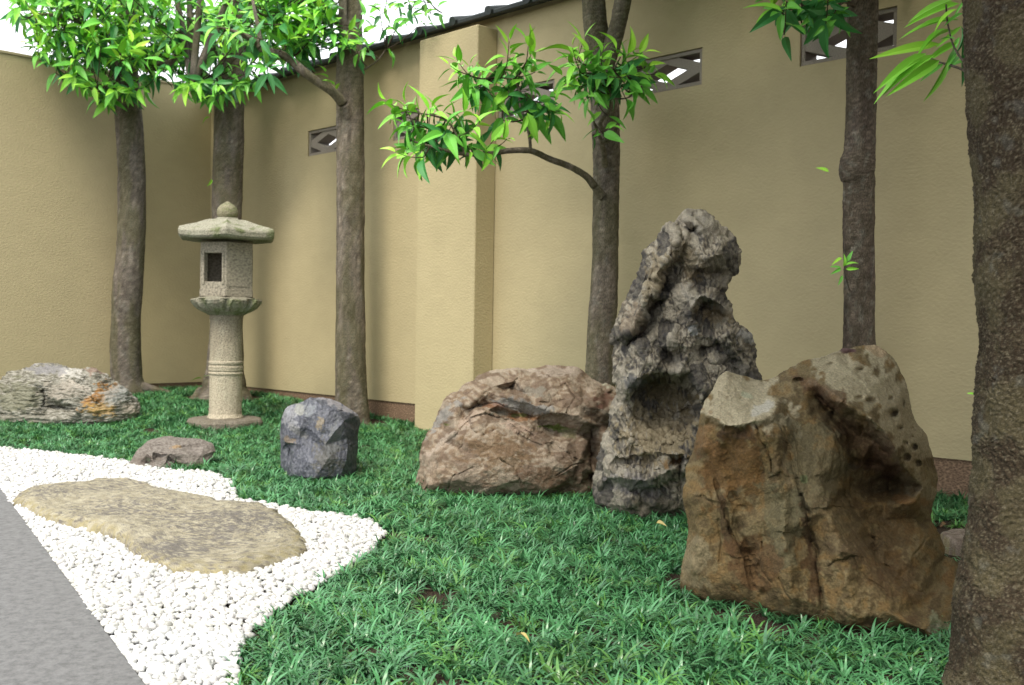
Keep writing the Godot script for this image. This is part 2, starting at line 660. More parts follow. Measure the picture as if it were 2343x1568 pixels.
# ------------------------------------------------------------------ stone lantern
func lathe(profile: Array, cols: int, shape: Callable, tint: Callable, cap := true) -> ArrayMesh:
	# profile: [radius, y]; shape(angle, t, r, y) -> [r, y]; tint(p) -> Color
	var P := PackedVector3Array()
	var C := PackedColorArray()
	var ins := []
	for i in profile.size():
		for j in cols:
			var a := TAU * j / cols
			var ry = shape.call(a, float(i) / (profile.size() - 1), profile[i][0], profile[i][1])
			var p := Vector3(cos(a) * ry[0], ry[1], sin(a) * ry[0])
			P.append(p)
			C.append(tint.call(p))
		ins.append(Vector3(0, profile[i][1], 0))
	var mid := Vector3.ZERO
	for q in ins: mid += q / ins.size()
	return grid_mesh(P, profile.size(), cols, C, mid, cap)


func dense(pts: Array, per: int) -> Array:
	var out: Array = []
	for k in pts.size() - 1:
		for t in per:
			var u := float(t) / per
			out.append([lerpf(pts[k][0], pts[k + 1][0], u), lerpf(pts[k][1], pts[k + 1][1], u)])
	out.append(pts[-1])
	return out


func hex(a: float) -> float:   # radius of a unit hexagon (corner radius 1) in the direction a
	var w := fposmod(a, PI / 3) - PI / 6
	return cos(PI / 6) / cos(w)


func hex_front(a: float) -> float:   # the same with a corner towards the viewer
	return hex(a + PI / 6)


func lantern() -> void:
	var base := at(515.0, 972.0, 7.82)
	base.y = mound(base.x, base.z)
	var L := thing("stone_lantern", "weathered granite lantern with a hexagonal roof on a round ringed shaft", "stone lantern", base)
	L.rotation.y = 0.25
	L.scale = Vector3(0.97, 1.0, 0.97)
	keep_clear.append([Vector2(base.x, base.z), 0.26])
	var n := noise(FastNoiseLite.TYPE_SIMPLEX_SMOOTH, 5.0, 4, 61)
	var fine := noise(FastNoiseLite.TYPE_SIMPLEX_SMOOTH, 38.0, 3, 62)
	var pale := Color(0.66, 0.58, 0.44)
	var dark := Color(0.24, 0.205, 0.155)
	var moss := Color(0.20, 0.235, 0.10)
	var lichen := Color(0.52, 0.51, 0.40)
	var rough := func(p: Vector3, k: float) -> float: return k * fine.get_noise_3dv(p) + k * 1.2 * n.get_noise_3dv(p * 2.0)
	# shaft
	var Y := func(y: float) -> float: return (731.5 - y) * 7.82 / FOCAL + 0.85 - base.y
	var s0: float = Y.call(952.0)
	var s1: float = Y.call(722.0)
	var band: float = Y.call(840.0)
	var prof := [[0.0, s0 - 0.03], [0.131, s0 - 0.03], [0.137, s0 - 0.008], [0.129, s0 + 0.008]]
	prof.append_array([[0.124, s0 + 0.02], [0.122, band - 0.06], [0.129, band - 0.052], [0.131, band - 0.043], [0.124, band - 0.034], [0.124, band - 0.03], [0.130, band - 0.022], [0.131, band + 0.004], [0.124, band + 0.014], [0.124, band + 0.018], [0.130, band + 0.028], [0.130, band + 0.040], [0.122, band + 0.05], [0.121, s1 - 0.06], [0.122, s1 - 0.035], [0.127, s1 - 0.025], [0.127, s1 + 0.005], [0.0, s1 + 0.005]])
	put("shaft", lathe(dense(prof, 5), 56, func(a, _t, r, y): return [r + rough.call(Vector3(cos(a), y * 6.0, sin(a)), 0.003), y],
		func(p): 
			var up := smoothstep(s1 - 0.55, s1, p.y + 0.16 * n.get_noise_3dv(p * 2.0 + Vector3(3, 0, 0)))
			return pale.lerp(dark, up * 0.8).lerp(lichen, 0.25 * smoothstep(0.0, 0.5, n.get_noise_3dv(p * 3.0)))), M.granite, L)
	# lotus platform
	var c0: float = Y.call(722.0)
	var c1: float = Y.call(679.0)
	var lotus := [[0.0, c0 + 0.001], [0.135, c0 + 0.001], [0.155, c0 + 0.012], [0.195, c0 + 0.03], [0.235, c0 + 0.058], [0.262, c0 + 0.088], [0.270, c0 + 0.112], [0.262, c0 + 0.124], [0.232, c0 + 0.128], [0.205, c1 - 0.002], [0.0, c1 - 0.002]]
	put("lotus_platform", lathe(dense(lotus, 8), 168, func(a, _t, r, y):
			var h := clampf((y - c0) / (c1 - c0), 0, 1)
			var petal := fposmod(a * 8.0 / TAU, 1.0) - 0.5
			var dome := pow(maxf(0.0, 1.0 - pow(absf(petal) * 2.0, 2.4)), 0.5)
			var face := smoothstep(0.10, 0.4, h) * (1.0 - smoothstep(0.83, 0.88, h))
			var rim := exp(-pow((absf(petal) * 2.0 - 0.72 + 0.9 * pow(maxf(h - 0.35, 0.0), 2.0)) / 0.09, 2.0))
			return [r * lerpf(1.0, hex_front(a), 0.25) * (1.0 - 0.13 * face * (1.0 - dome)) + face * 0.018 * rim + rough.call(Vector3(cos(a), y * 5.0, sin(a)), 0.003), y],
		func(p): return lichen.lerp(dark, 0.55 + 0.5 * n.get_noise_3dv(p * 2.4)).lerp(moss, 0.7 * smoothstep(0.05, 0.45, n.get_noise_3dv(p * 1.7 + Vector3(9, 1, 4))))), M.granite, L)
	# fire box: hexagonal walls with a square window in the left front face
	var b0: float = Y.call(680.0)
	var b1: float = Y.call(558.0)
	var R := 0.222
	var box := thing_part("fire_box", L)
	var cols := []
	for k in 7:
		var a := -PI / 2 + PI / 3 * k
		cols.append(Vector3(cos(a) * R, 0, sin(a) * R))
	var r_in := R - 0.05
	for k in 6:
		var st := start()
		var p: Vector3 = cols[k]
		var q: Vector3 = cols[k + 1]
		var mid := (p + q) / 2
		var ax := (q - p).normalized()
		var nn := mid.normalized()
		var half := (q - p).length() / 2 - 0.0005
		var fr := Transform3D(Basis(ax, Vector3.UP, nn), Vector3(mid.x, 0, mid.z))
		var hw := 0.076
		var w0: float = Y.call(647.0)
		var w1: float = Y.call(583.0)
		var t := -0.045
		var open := k == 3
		if open:
			block(st, Vector3(-half, b0, t), Vector3(half, w0, 0), fr, 0.004)
			block(st, Vector3(-half, w1, t), Vector3(half, b1, 0), fr, 0.004)
			block(st, Vector3(-half, w0, t), Vector3(-hw, w1, 0), fr, 0.003)
			block(st, Vector3(hw, w0, t), Vector3(half, w1, 0), fr, 0.003)
			block(st, Vector3(-hw - 0.018, w0 - 0.02, 0.001), Vector3(-hw, w1 + 0.018, 0.007), fr, 0.002)
			block(st, Vector3(hw, w0 - 0.02, 0.001), Vector3(hw + 0.018, w1 + 0.018, 0.007), fr, 0.002)
		else:
			block(st, Vector3(-half, b0, t), Vector3(half, b1, 0), fr, 0.004)
			block(st, Vector3(-half + 0.02, b0 + 0.075, 0.0), Vector3(half - 0.02, b1 - 0.05, 0.003), fr, 0.0025)
		block(st, Vector3(-half, b0, 0.0005), Vector3(half, b0 + 0.055, 0.006), fr, 0.003)
		var mm := done(st)
		put("wall_panel", mm, M.granite_plain, box)
	var fl := start()
	block(fl, Vector3(-0.13, b0 + 0.001, -0.13), Vector3(0.13, b0 + 0.012, 0.13), Transform3D(), 0.003)
	put("floor_stone", done(fl), M.granite_plain, box)
	# roof
	var e1: float = Y.call(536.0)
	var e0: float = Y.call(554.0)
	var top: float = Y.call(503.0)
	var RR := 0.408
	var roof := [[0.0, e0 + 0.012], [0.18, e0 + 0.010], [0.30, e0 + 0.004], [0.385, e0 + 0.006], [0.405, e0 + 0.022], [0.408, e1 - 0.004], [0.398, e1 + 0.010], [0.34, e1 + 0.030], [0.25, e1 + 0.058], [0.16, top - 0.016], [0.095, top - 0.001], [0.088, top + 0.010], [0.0, top + 0.011]]
	put("roof", lathe(dense(roof, 8), 180, func(a, _t, r, y):
			var w := absf(fposmod(a + PI / 6.0, PI / 3) - PI / 6) / (PI / 6)   # 1 at the corners
			var out: float = r / RR
			var hx := lerpf(1.0, hex_front(a), clampf((r - 0.05) / 0.05, 0, 1))
			var lift := 0.014 * pow(w, 3.0) * pow(out, 3.0)
			var hip := 0.010 * pow(w, 12.0) * smoothstep(0.2, 0.5, out) * (1.0 if y > e1 else 0.0)
			return [r * hx + rough.call(Vector3(cos(a) * 1.5, y * 6.0, sin(a) * 1.5), 0.0022), y + lift + hip + rough.call(Vector3(cos(a) * r * 5.0, 3.0, sin(a) * r * 5.0), 0.0015)],
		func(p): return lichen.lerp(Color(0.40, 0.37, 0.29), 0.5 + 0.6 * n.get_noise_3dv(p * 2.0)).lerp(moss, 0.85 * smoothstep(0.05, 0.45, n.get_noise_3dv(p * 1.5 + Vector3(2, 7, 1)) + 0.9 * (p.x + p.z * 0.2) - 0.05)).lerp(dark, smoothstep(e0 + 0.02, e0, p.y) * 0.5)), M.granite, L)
	# jewel
	var j0 := top + 0.008
	var jewel := [[0.0, j0], [0.062, j0], [0.070, j0 + 0.008], [0.080, j0 + 0.028], [0.0815, j0 + 0.05], [0.074, j0 + 0.075], [0.054, j0 + 0.098], [0.030, j0 + 0.112], [0.012, j0 + 0.124], [0.0, j0 + 0.130]]
	put("jewel_finial", lathe(dense(jewel, 5), 48, func(a, _t, r, y): return [r * (1.0 + 0.02 * n.get_noise_3d(cos(a), y * 9.0, sin(a))), y + 0.002 * fine.get_noise_3d(cos(a), y * 4.0, sin(a))],
		func(p): return Color(0.36, 0.33, 0.22).lerp(moss, 0.6 * smoothstep(-0.1, 0.3, n.get_noise_3dv(p * 4.0) + p.x * 3.0))), M.granite, L)
	# foundation slab, an irregular flat stone
	var slab_c := Vector3(0, 0.0, 0.03)
	put("base_slab", lathe(dense([[0.0, -0.05], [0.285, -0.05], [0.29, 0.03], [0.277, 0.050], [0.20, 0.058], [0.0, s0 - 0.028]], 8), 96, func(a, _t, r, y): return [r * (1.0 + 0.13 * n.get_noise_2d(cos(a) * 0.25, sin(a) * 0.25 + 5.0)), y + 0.004 * n.get_noise_2d(cos(a) * r * 6, sin(a) * r * 6)],
		func(p): return Color(0.30, 0.265, 0.22).lerp(dark, 0.5 + 0.8 * n.get_noise_3dv(p * 3.0))), M.granite, L, Transform3D(Basis(), slab_c))


func thing_part(called: String, parent: Node) -> Node3D:
	var o := Node3D.new()
	o.name = numbered(called, parent)
	parent.add_child(o)
	return o


# ------------------------------------------------------------------ rocks
# A rock is a front relief over a traced outline (each point with its own depth) and a rounded back.
# outline, shape: [x, y, z, ...] in the rock's own drawing units; z in metres towards the viewer from the distance d.
func rock_mesh(s: Dictionary) -> ArrayMesh:
	var f: float = s.f
	var o := Vector2(s.ox, s.oy)
	var d: float = s.d
	var pts := PackedVector2Array()
	var zs := PackedFloat32Array()
	var ol: Array = s.outline
	for k in range(0, ol.size(), 3):
		pts.append(Vector2(ol[k], ol[k + 1]))
		zs.append(ol[k + 2])
	var edge := pts.duplicate()
	var edge_z := zs.duplicate()
	for k in range(0, s.shape.size(), 3):
		pts.append(Vector2(s.shape[k] + 0.37 * (k % 7), s.shape[k + 1] + 0.21 * (k % 5)))
		zs.append(s.shape[k + 2] * s.get("relief", 1.0))
	var box := Rect2(edge[0], Vector2.ZERO)
	for p in edge: box = box.expand(p)
	box = box.grow(4)
	var G: int = s.get("grid", 220)
	var H := PackedFloat32Array()
	H.resize(G * G)
	var cell := box.size / (G - 1)
	var tri := Geometry2D.triangulate_delaunay(pts)
	for k in range(0, tri.size(), 3):
		var a := (pts[tri[k]] - box.position) / cell
		var b := (pts[tri[k + 1]] - box.position) / cell
		var c := (pts[tri[k + 2]] - box.position) / cell
		var za := zs[tri[k]]; var zb := zs[tri[k + 1]]; var zc := zs[tri[k + 2]]
		var det := (b - a).cross(c - a)
		if absf(det) < 1e-6: continue
		for gy in range(maxi(0, int(minf(a.y, minf(b.y, c.y)))), mini(G - 1, int(maxf(a.y, maxf(b.y, c.y))) + 1) + 1):
			for gx in range(maxi(0, int(minf(a.x, minf(b.x, c.x)))), mini(G - 1, int(maxf(a.x, maxf(b.x, c.x))) + 1) + 1):
				var p := Vector2(gx, gy)
				var u := (b - p).cross(c - p) / det
				var v := (c - p).cross(a - p) / det
				var w := 1.0 - u - v
				if u > -0.01 and v > -0.01 and w > -0.01:
					H[gy * G + gx] = u * za + v * zb + w * zc
	for pass_ in s.get("blur", 4):
		var K := H.duplicate()
		for gy in range(1, G - 1):
			for gx in range(1, G - 1):
				var at_ := gy * G + gx
				H[at_] = 0.25 * K[at_] + 0.125 * (K[at_ - 1] + K[at_ + 1] + K[at_ - G] + K[at_ + G]) + 0.0625 * (K[at_ - G - 1] + K[at_ - G + 1] + K[at_ + G - 1] + K[at_ + G + 1])
	var wob := noise(FastNoiseLite.TYPE_SIMPLEX_SMOOTH, 0.02 * 220.0 / G * 1.5, 3, s.get("seed", 1) + 70)
	# creases (depth < 0) and ribs (depth > 0): [width, depth, x, y, x, y, ...]
	for cr in s.get("creases", []):
		var wdt: float = cr[0] / cell.x
		for k in range(2, cr.size() - 3, 2):
			var a := (Vector2(cr[k], cr[k + 1]) - box.position) / cell
			var b := (Vector2(cr[k + 2], cr[k + 3]) - box.position) / cell
			var lo := a.min(b) - Vector2.ONE * wdt * 3
			var hi := a.max(b) + Vector2.ONE * wdt * 3
			for gy in range(maxi(0, int(lo.y)), mini(G, int(hi.y))):
				for gx in range(maxi(0, int(lo.x)), mini(G, int(hi.x))):
					var p := Vector2(gx, gy) + Vector2(wob.get_noise_2d(gx, gy), wob.get_noise_2d(gx + 300, gy)) * minf(wdt * 3.0, 9.0)
					var t := clampf((p - a).dot(b - a) / maxf((b - a).length_squared(), 1e-6), 0, 1)
					if (t == 1.0 and k + 4 < cr.size()): continue
					var q := (p - a - (b - a) * t).length() / wdt
					if q < 2.5:
						H[gy * G + gx] += cr[1] * exp(-q * q * 1.4) * (0.75 + 0.6 * wob.get_noise_2d(gx * 2.0, gy * 2.0 + 99))
	for h in s.get("holes", []):   # [x, y, rx, ry, depth]
		var c := (Vector2(h[0], h[1]) - box.position) / cell
		var rr := Vector2(h[2], h[3]) / cell
		for gy in range(maxi(0, int(c.y - rr.y * 1.6)), mini(G, int(c.y + rr.y * 1.6) + 1)):
			for gx in range(maxi(0, int(c.x - rr.x * 1.6)), mini(G, int(c.x + rr.x * 1.6) + 1)):
				var q := ((Vector2(gx, gy) - c) / rr).length() + 0.25 * wob.get_noise_2d(gx * 2.0, gy * 2.0)
				H[gy * G + gx] -= h[4] * (1.0 - smoothstep(0.15, 1.2, q))
	# colours: base, then soft-edged patches [x, y, rx, ry, angle, colour, strength]
	var cols := PackedColorArray()
	cols.resize(G * G)
	var cn := noise(FastNoiseLite.TYPE_SIMPLEX_SMOOTH, s.get("mottle", 0.03) * 220.0 / G, 5, s.get("seed", 1) + 5)
	var cn2 := warped(noise(FastNoiseLite.TYPE_SIMPLEX_SMOOTH, s.get("mottle", 0.03) * 3.0 * 220.0 / G, 4, s.get("seed", 1) + 6), 9.0 * G / 220.0, 0.05 * 220.0 / G)
	var tones: Array = s.tones
	var chip := warped(cells(s.get("chips", 0.1) * 220.0 / G, s.get("seed", 1) + 9, FastNoiseLite.RETURN_CELL_VALUE), 5.0 * G / 220.0, 0.09 * 220.0 / G)
	var mst: Vector2 = s.get("mottle_stretch", Vector2.ONE)
	for gy in G:
		for gx in G:
			var v := cn.get_noise_2d(gx * mst.x, gy * mst.y) * 1.5 + 0.5
			var w := cn2.get_noise_2d(gx * mst.x, gy * mst.y) * 1.4 + 0.5
			var c: Color = tones[0].lerp(tones[1], clampf(v, 0, 1))
			if tones.size() > 2: c = c.lerp(tones[2], 0.9 * smoothstep(0.55, 0.95, w))
			if tones.size() > 3: c = c.lerp(tones[3], 0.9 * smoothstep(0.42, 0.12, w))
			if s.has("chips"):
				var q := chip.get_noise_2d(gx, gy)
				c = c.lerp(tones[2], 0.6 * smoothstep(0.35, 0.6, q)).lerp(tones[3], 0.7 * smoothstep(-0.4, -0.65, q))
			cols[gy * G + gx] = c
	for pt in s.get("patches", []):
		var c := (Vector2(pt[0], pt[1]) - box.position) / cell
		var rr := Vector2(pt[2] / cell.x, pt[3] / cell.y)
		var big := maxf(rr.x, rr.y) * 1.5
		var rot := deg_to_rad(pt[4])
		for gy in range(maxi(0, int(c.y - big)), mini(G, int(c.y + big) + 1)):
			for gx in range(maxi(0, int(c.x - big)), mini(G, int(c.x + big) + 1)):
				var q := ((Vector2(gx, gy) - c).rotated(-rot) / rr).length() + 0.85 * cn.get_noise_2d(gx + 500, gy) + 0.8 * cn2.get_noise_2d(gx, gy + 300)
				var w: float = pt[6] * (1.0 - smoothstep(0.78, 1.02, q))
				if w > 0.0: cols[gy * G + gx] = cols[gy * G + gx].lerp(pt[5], w)
	# the outline, evenly resampled and lightly smoothed
	var n_phi: int = s.get("n", 520)
	var total := 0.0
	for k in edge.size(): total += (edge[(k + 1) % edge.size()] - edge[k]).length()
	var rim := PackedVector2Array()
	var rim_z := PackedFloat32Array()
	var k0 := 0
	var run := 0.0
	for j in n_phi:
		var want := total * j / n_phi
		while run + (edge[(k0 + 1) % edge.size()] - edge[k0]).length() < want:
			run += (edge[(k0 + 1) % edge.size()] - edge[k0]).length()
			k0 += 1
		var t := (want - run) / (edge[(k0 + 1) % edge.size()] - edge[k0]).length()
		rim.append(edge[k0].lerp(edge[(k0 + 1) % edge.size()], t))
		rim_z.append(lerpf(edge_z[k0], edge_z[(k0 + 1) % edge.size()], t))
	for pass_ in s.get("smooth", 3):
		var r2 := rim.duplicate()
		for j in n_phi: rim[j] = (r2[(j + n_phi - 1) % n_phi] + r2[j] * 2.0 + r2[(j + 1) % n_phi]) / 4.0
	var core := Vector2(s.core[0], s.core[1])
	var front: int = s.get("rings", 150)
	var rear := 20
	var rows := front + rear
	var P := PackedVector3Array()
	P.resize(rows * n_phi)
	var C := PackedColorArray()
	C.resize(rows * n_phi)
	var lip: float = s.get("lip", 0.05)
	var T: float = s.get("thick", 0.3)
	for i in rows:
		var r: float
		var is_front := i < front
		if is_front: r = maxf(0.002, pow(float(i) / (front - 1), 0.85))
		else: r = cos((float(i - front) + 1.0) / rear * PI / 2 * 0.995)
		var round_ := sqrt(maxf(0.0, 1.0 - pow(r, 7.0)))
		for j in n_phi:
			var p := core + (rim[j] - core) * r
			var z: float
			var gp := (p - box.position) / cell
			var gx := clampi(int(gp.x), 0, G - 2)
			var gy := clampi(int(gp.y), 0, G - 2)
			var at_ := gy * G + gx
			var u := clampf(gp.x - gx, 0, 1)
			var v := clampf(gp.y - gy, 0, 1)
			if is_front:
				z = lerpf(lerpf(H[at_], H[at_ + 1], u), lerpf(H[at_ + G], H[at_ + G + 1], u), v)
				z = lerpf(z, rim_z[j], smoothstep(0.93, 1.0, r)) + lip * round_
			else:
				z = rim_z[j] * r - T * sqrt(maxf(0.0, 1.0 - r * r))
			C[i * n_phi + j] = cols[at_].lerp(cols[at_ + 1], u).lerp(cols[at_ + G].lerp(cols[at_ + G + 1], u), v)
			P[i * n_phi + j] = at(o.x + f * p.x, o.y + f * p.y, d - z)
	# roughness: every layer [noise, stretch, amplitude] pushes along the normal
	var Q := P.duplicate()
	var centre := at(o.x + f * core.x, o.y + f * core.y, d)
	for i in rows:
		var up := mini(i + 1, rows - 1) * n_phi
		var dn := maxi(i - 1, 0) * n_phi
		for j in n_phi:
			var n := (P[i * n_phi + (j + 1) % n_phi] - P[i * n_phi + (j + n_phi - 1) % n_phi]).cross(P[up + j] - P[dn + j]).normalized()
			if i == 0: n = (EYE - centre).normalized()
			elif n.dot(P[i * n_phi + j] - centre) < 0.0 and i >= front: n = -n
			elif i < front and n.dot(EYE - P[i * n_phi + j]) < -0.2: n = -n
			var p := P[i * n_phi + j]
			var h: float = s.get("swell", 0.0)
			for L in s.layers:
				h += L[0].get_noise_3dv(p * L[1]) * L[2]
			Q[i * n_phi + j] = p + n * h
	# one middle point for the whole first ring
	var mid := Vector3.ZERO
	for j in n_phi: mid += Q[j] / n_phi
	for j in n_phi: Q[j] = Q[j].lerp(mid, 0.9)
	var shift: Vector3 = s.base
	for k in Q.size(): Q[k] -= shift
	return grid_mesh(Q, rows, n_phi, C, centre - shift)


func rock(called: String, label: String, s: Dictionary, mat: Material) -> MeshInstance3D:
	var foot: Vector3 = at(s.ox + s.f * s.core[0], s.oy + s.f * s.core[1], s.d)
	foot.y = 0.0
	s.base = foot
	var o := put(called, rock_mesh(s), mat, self, Transform3D(Basis(), foot))
	tag(o, label, "rock")
	return o


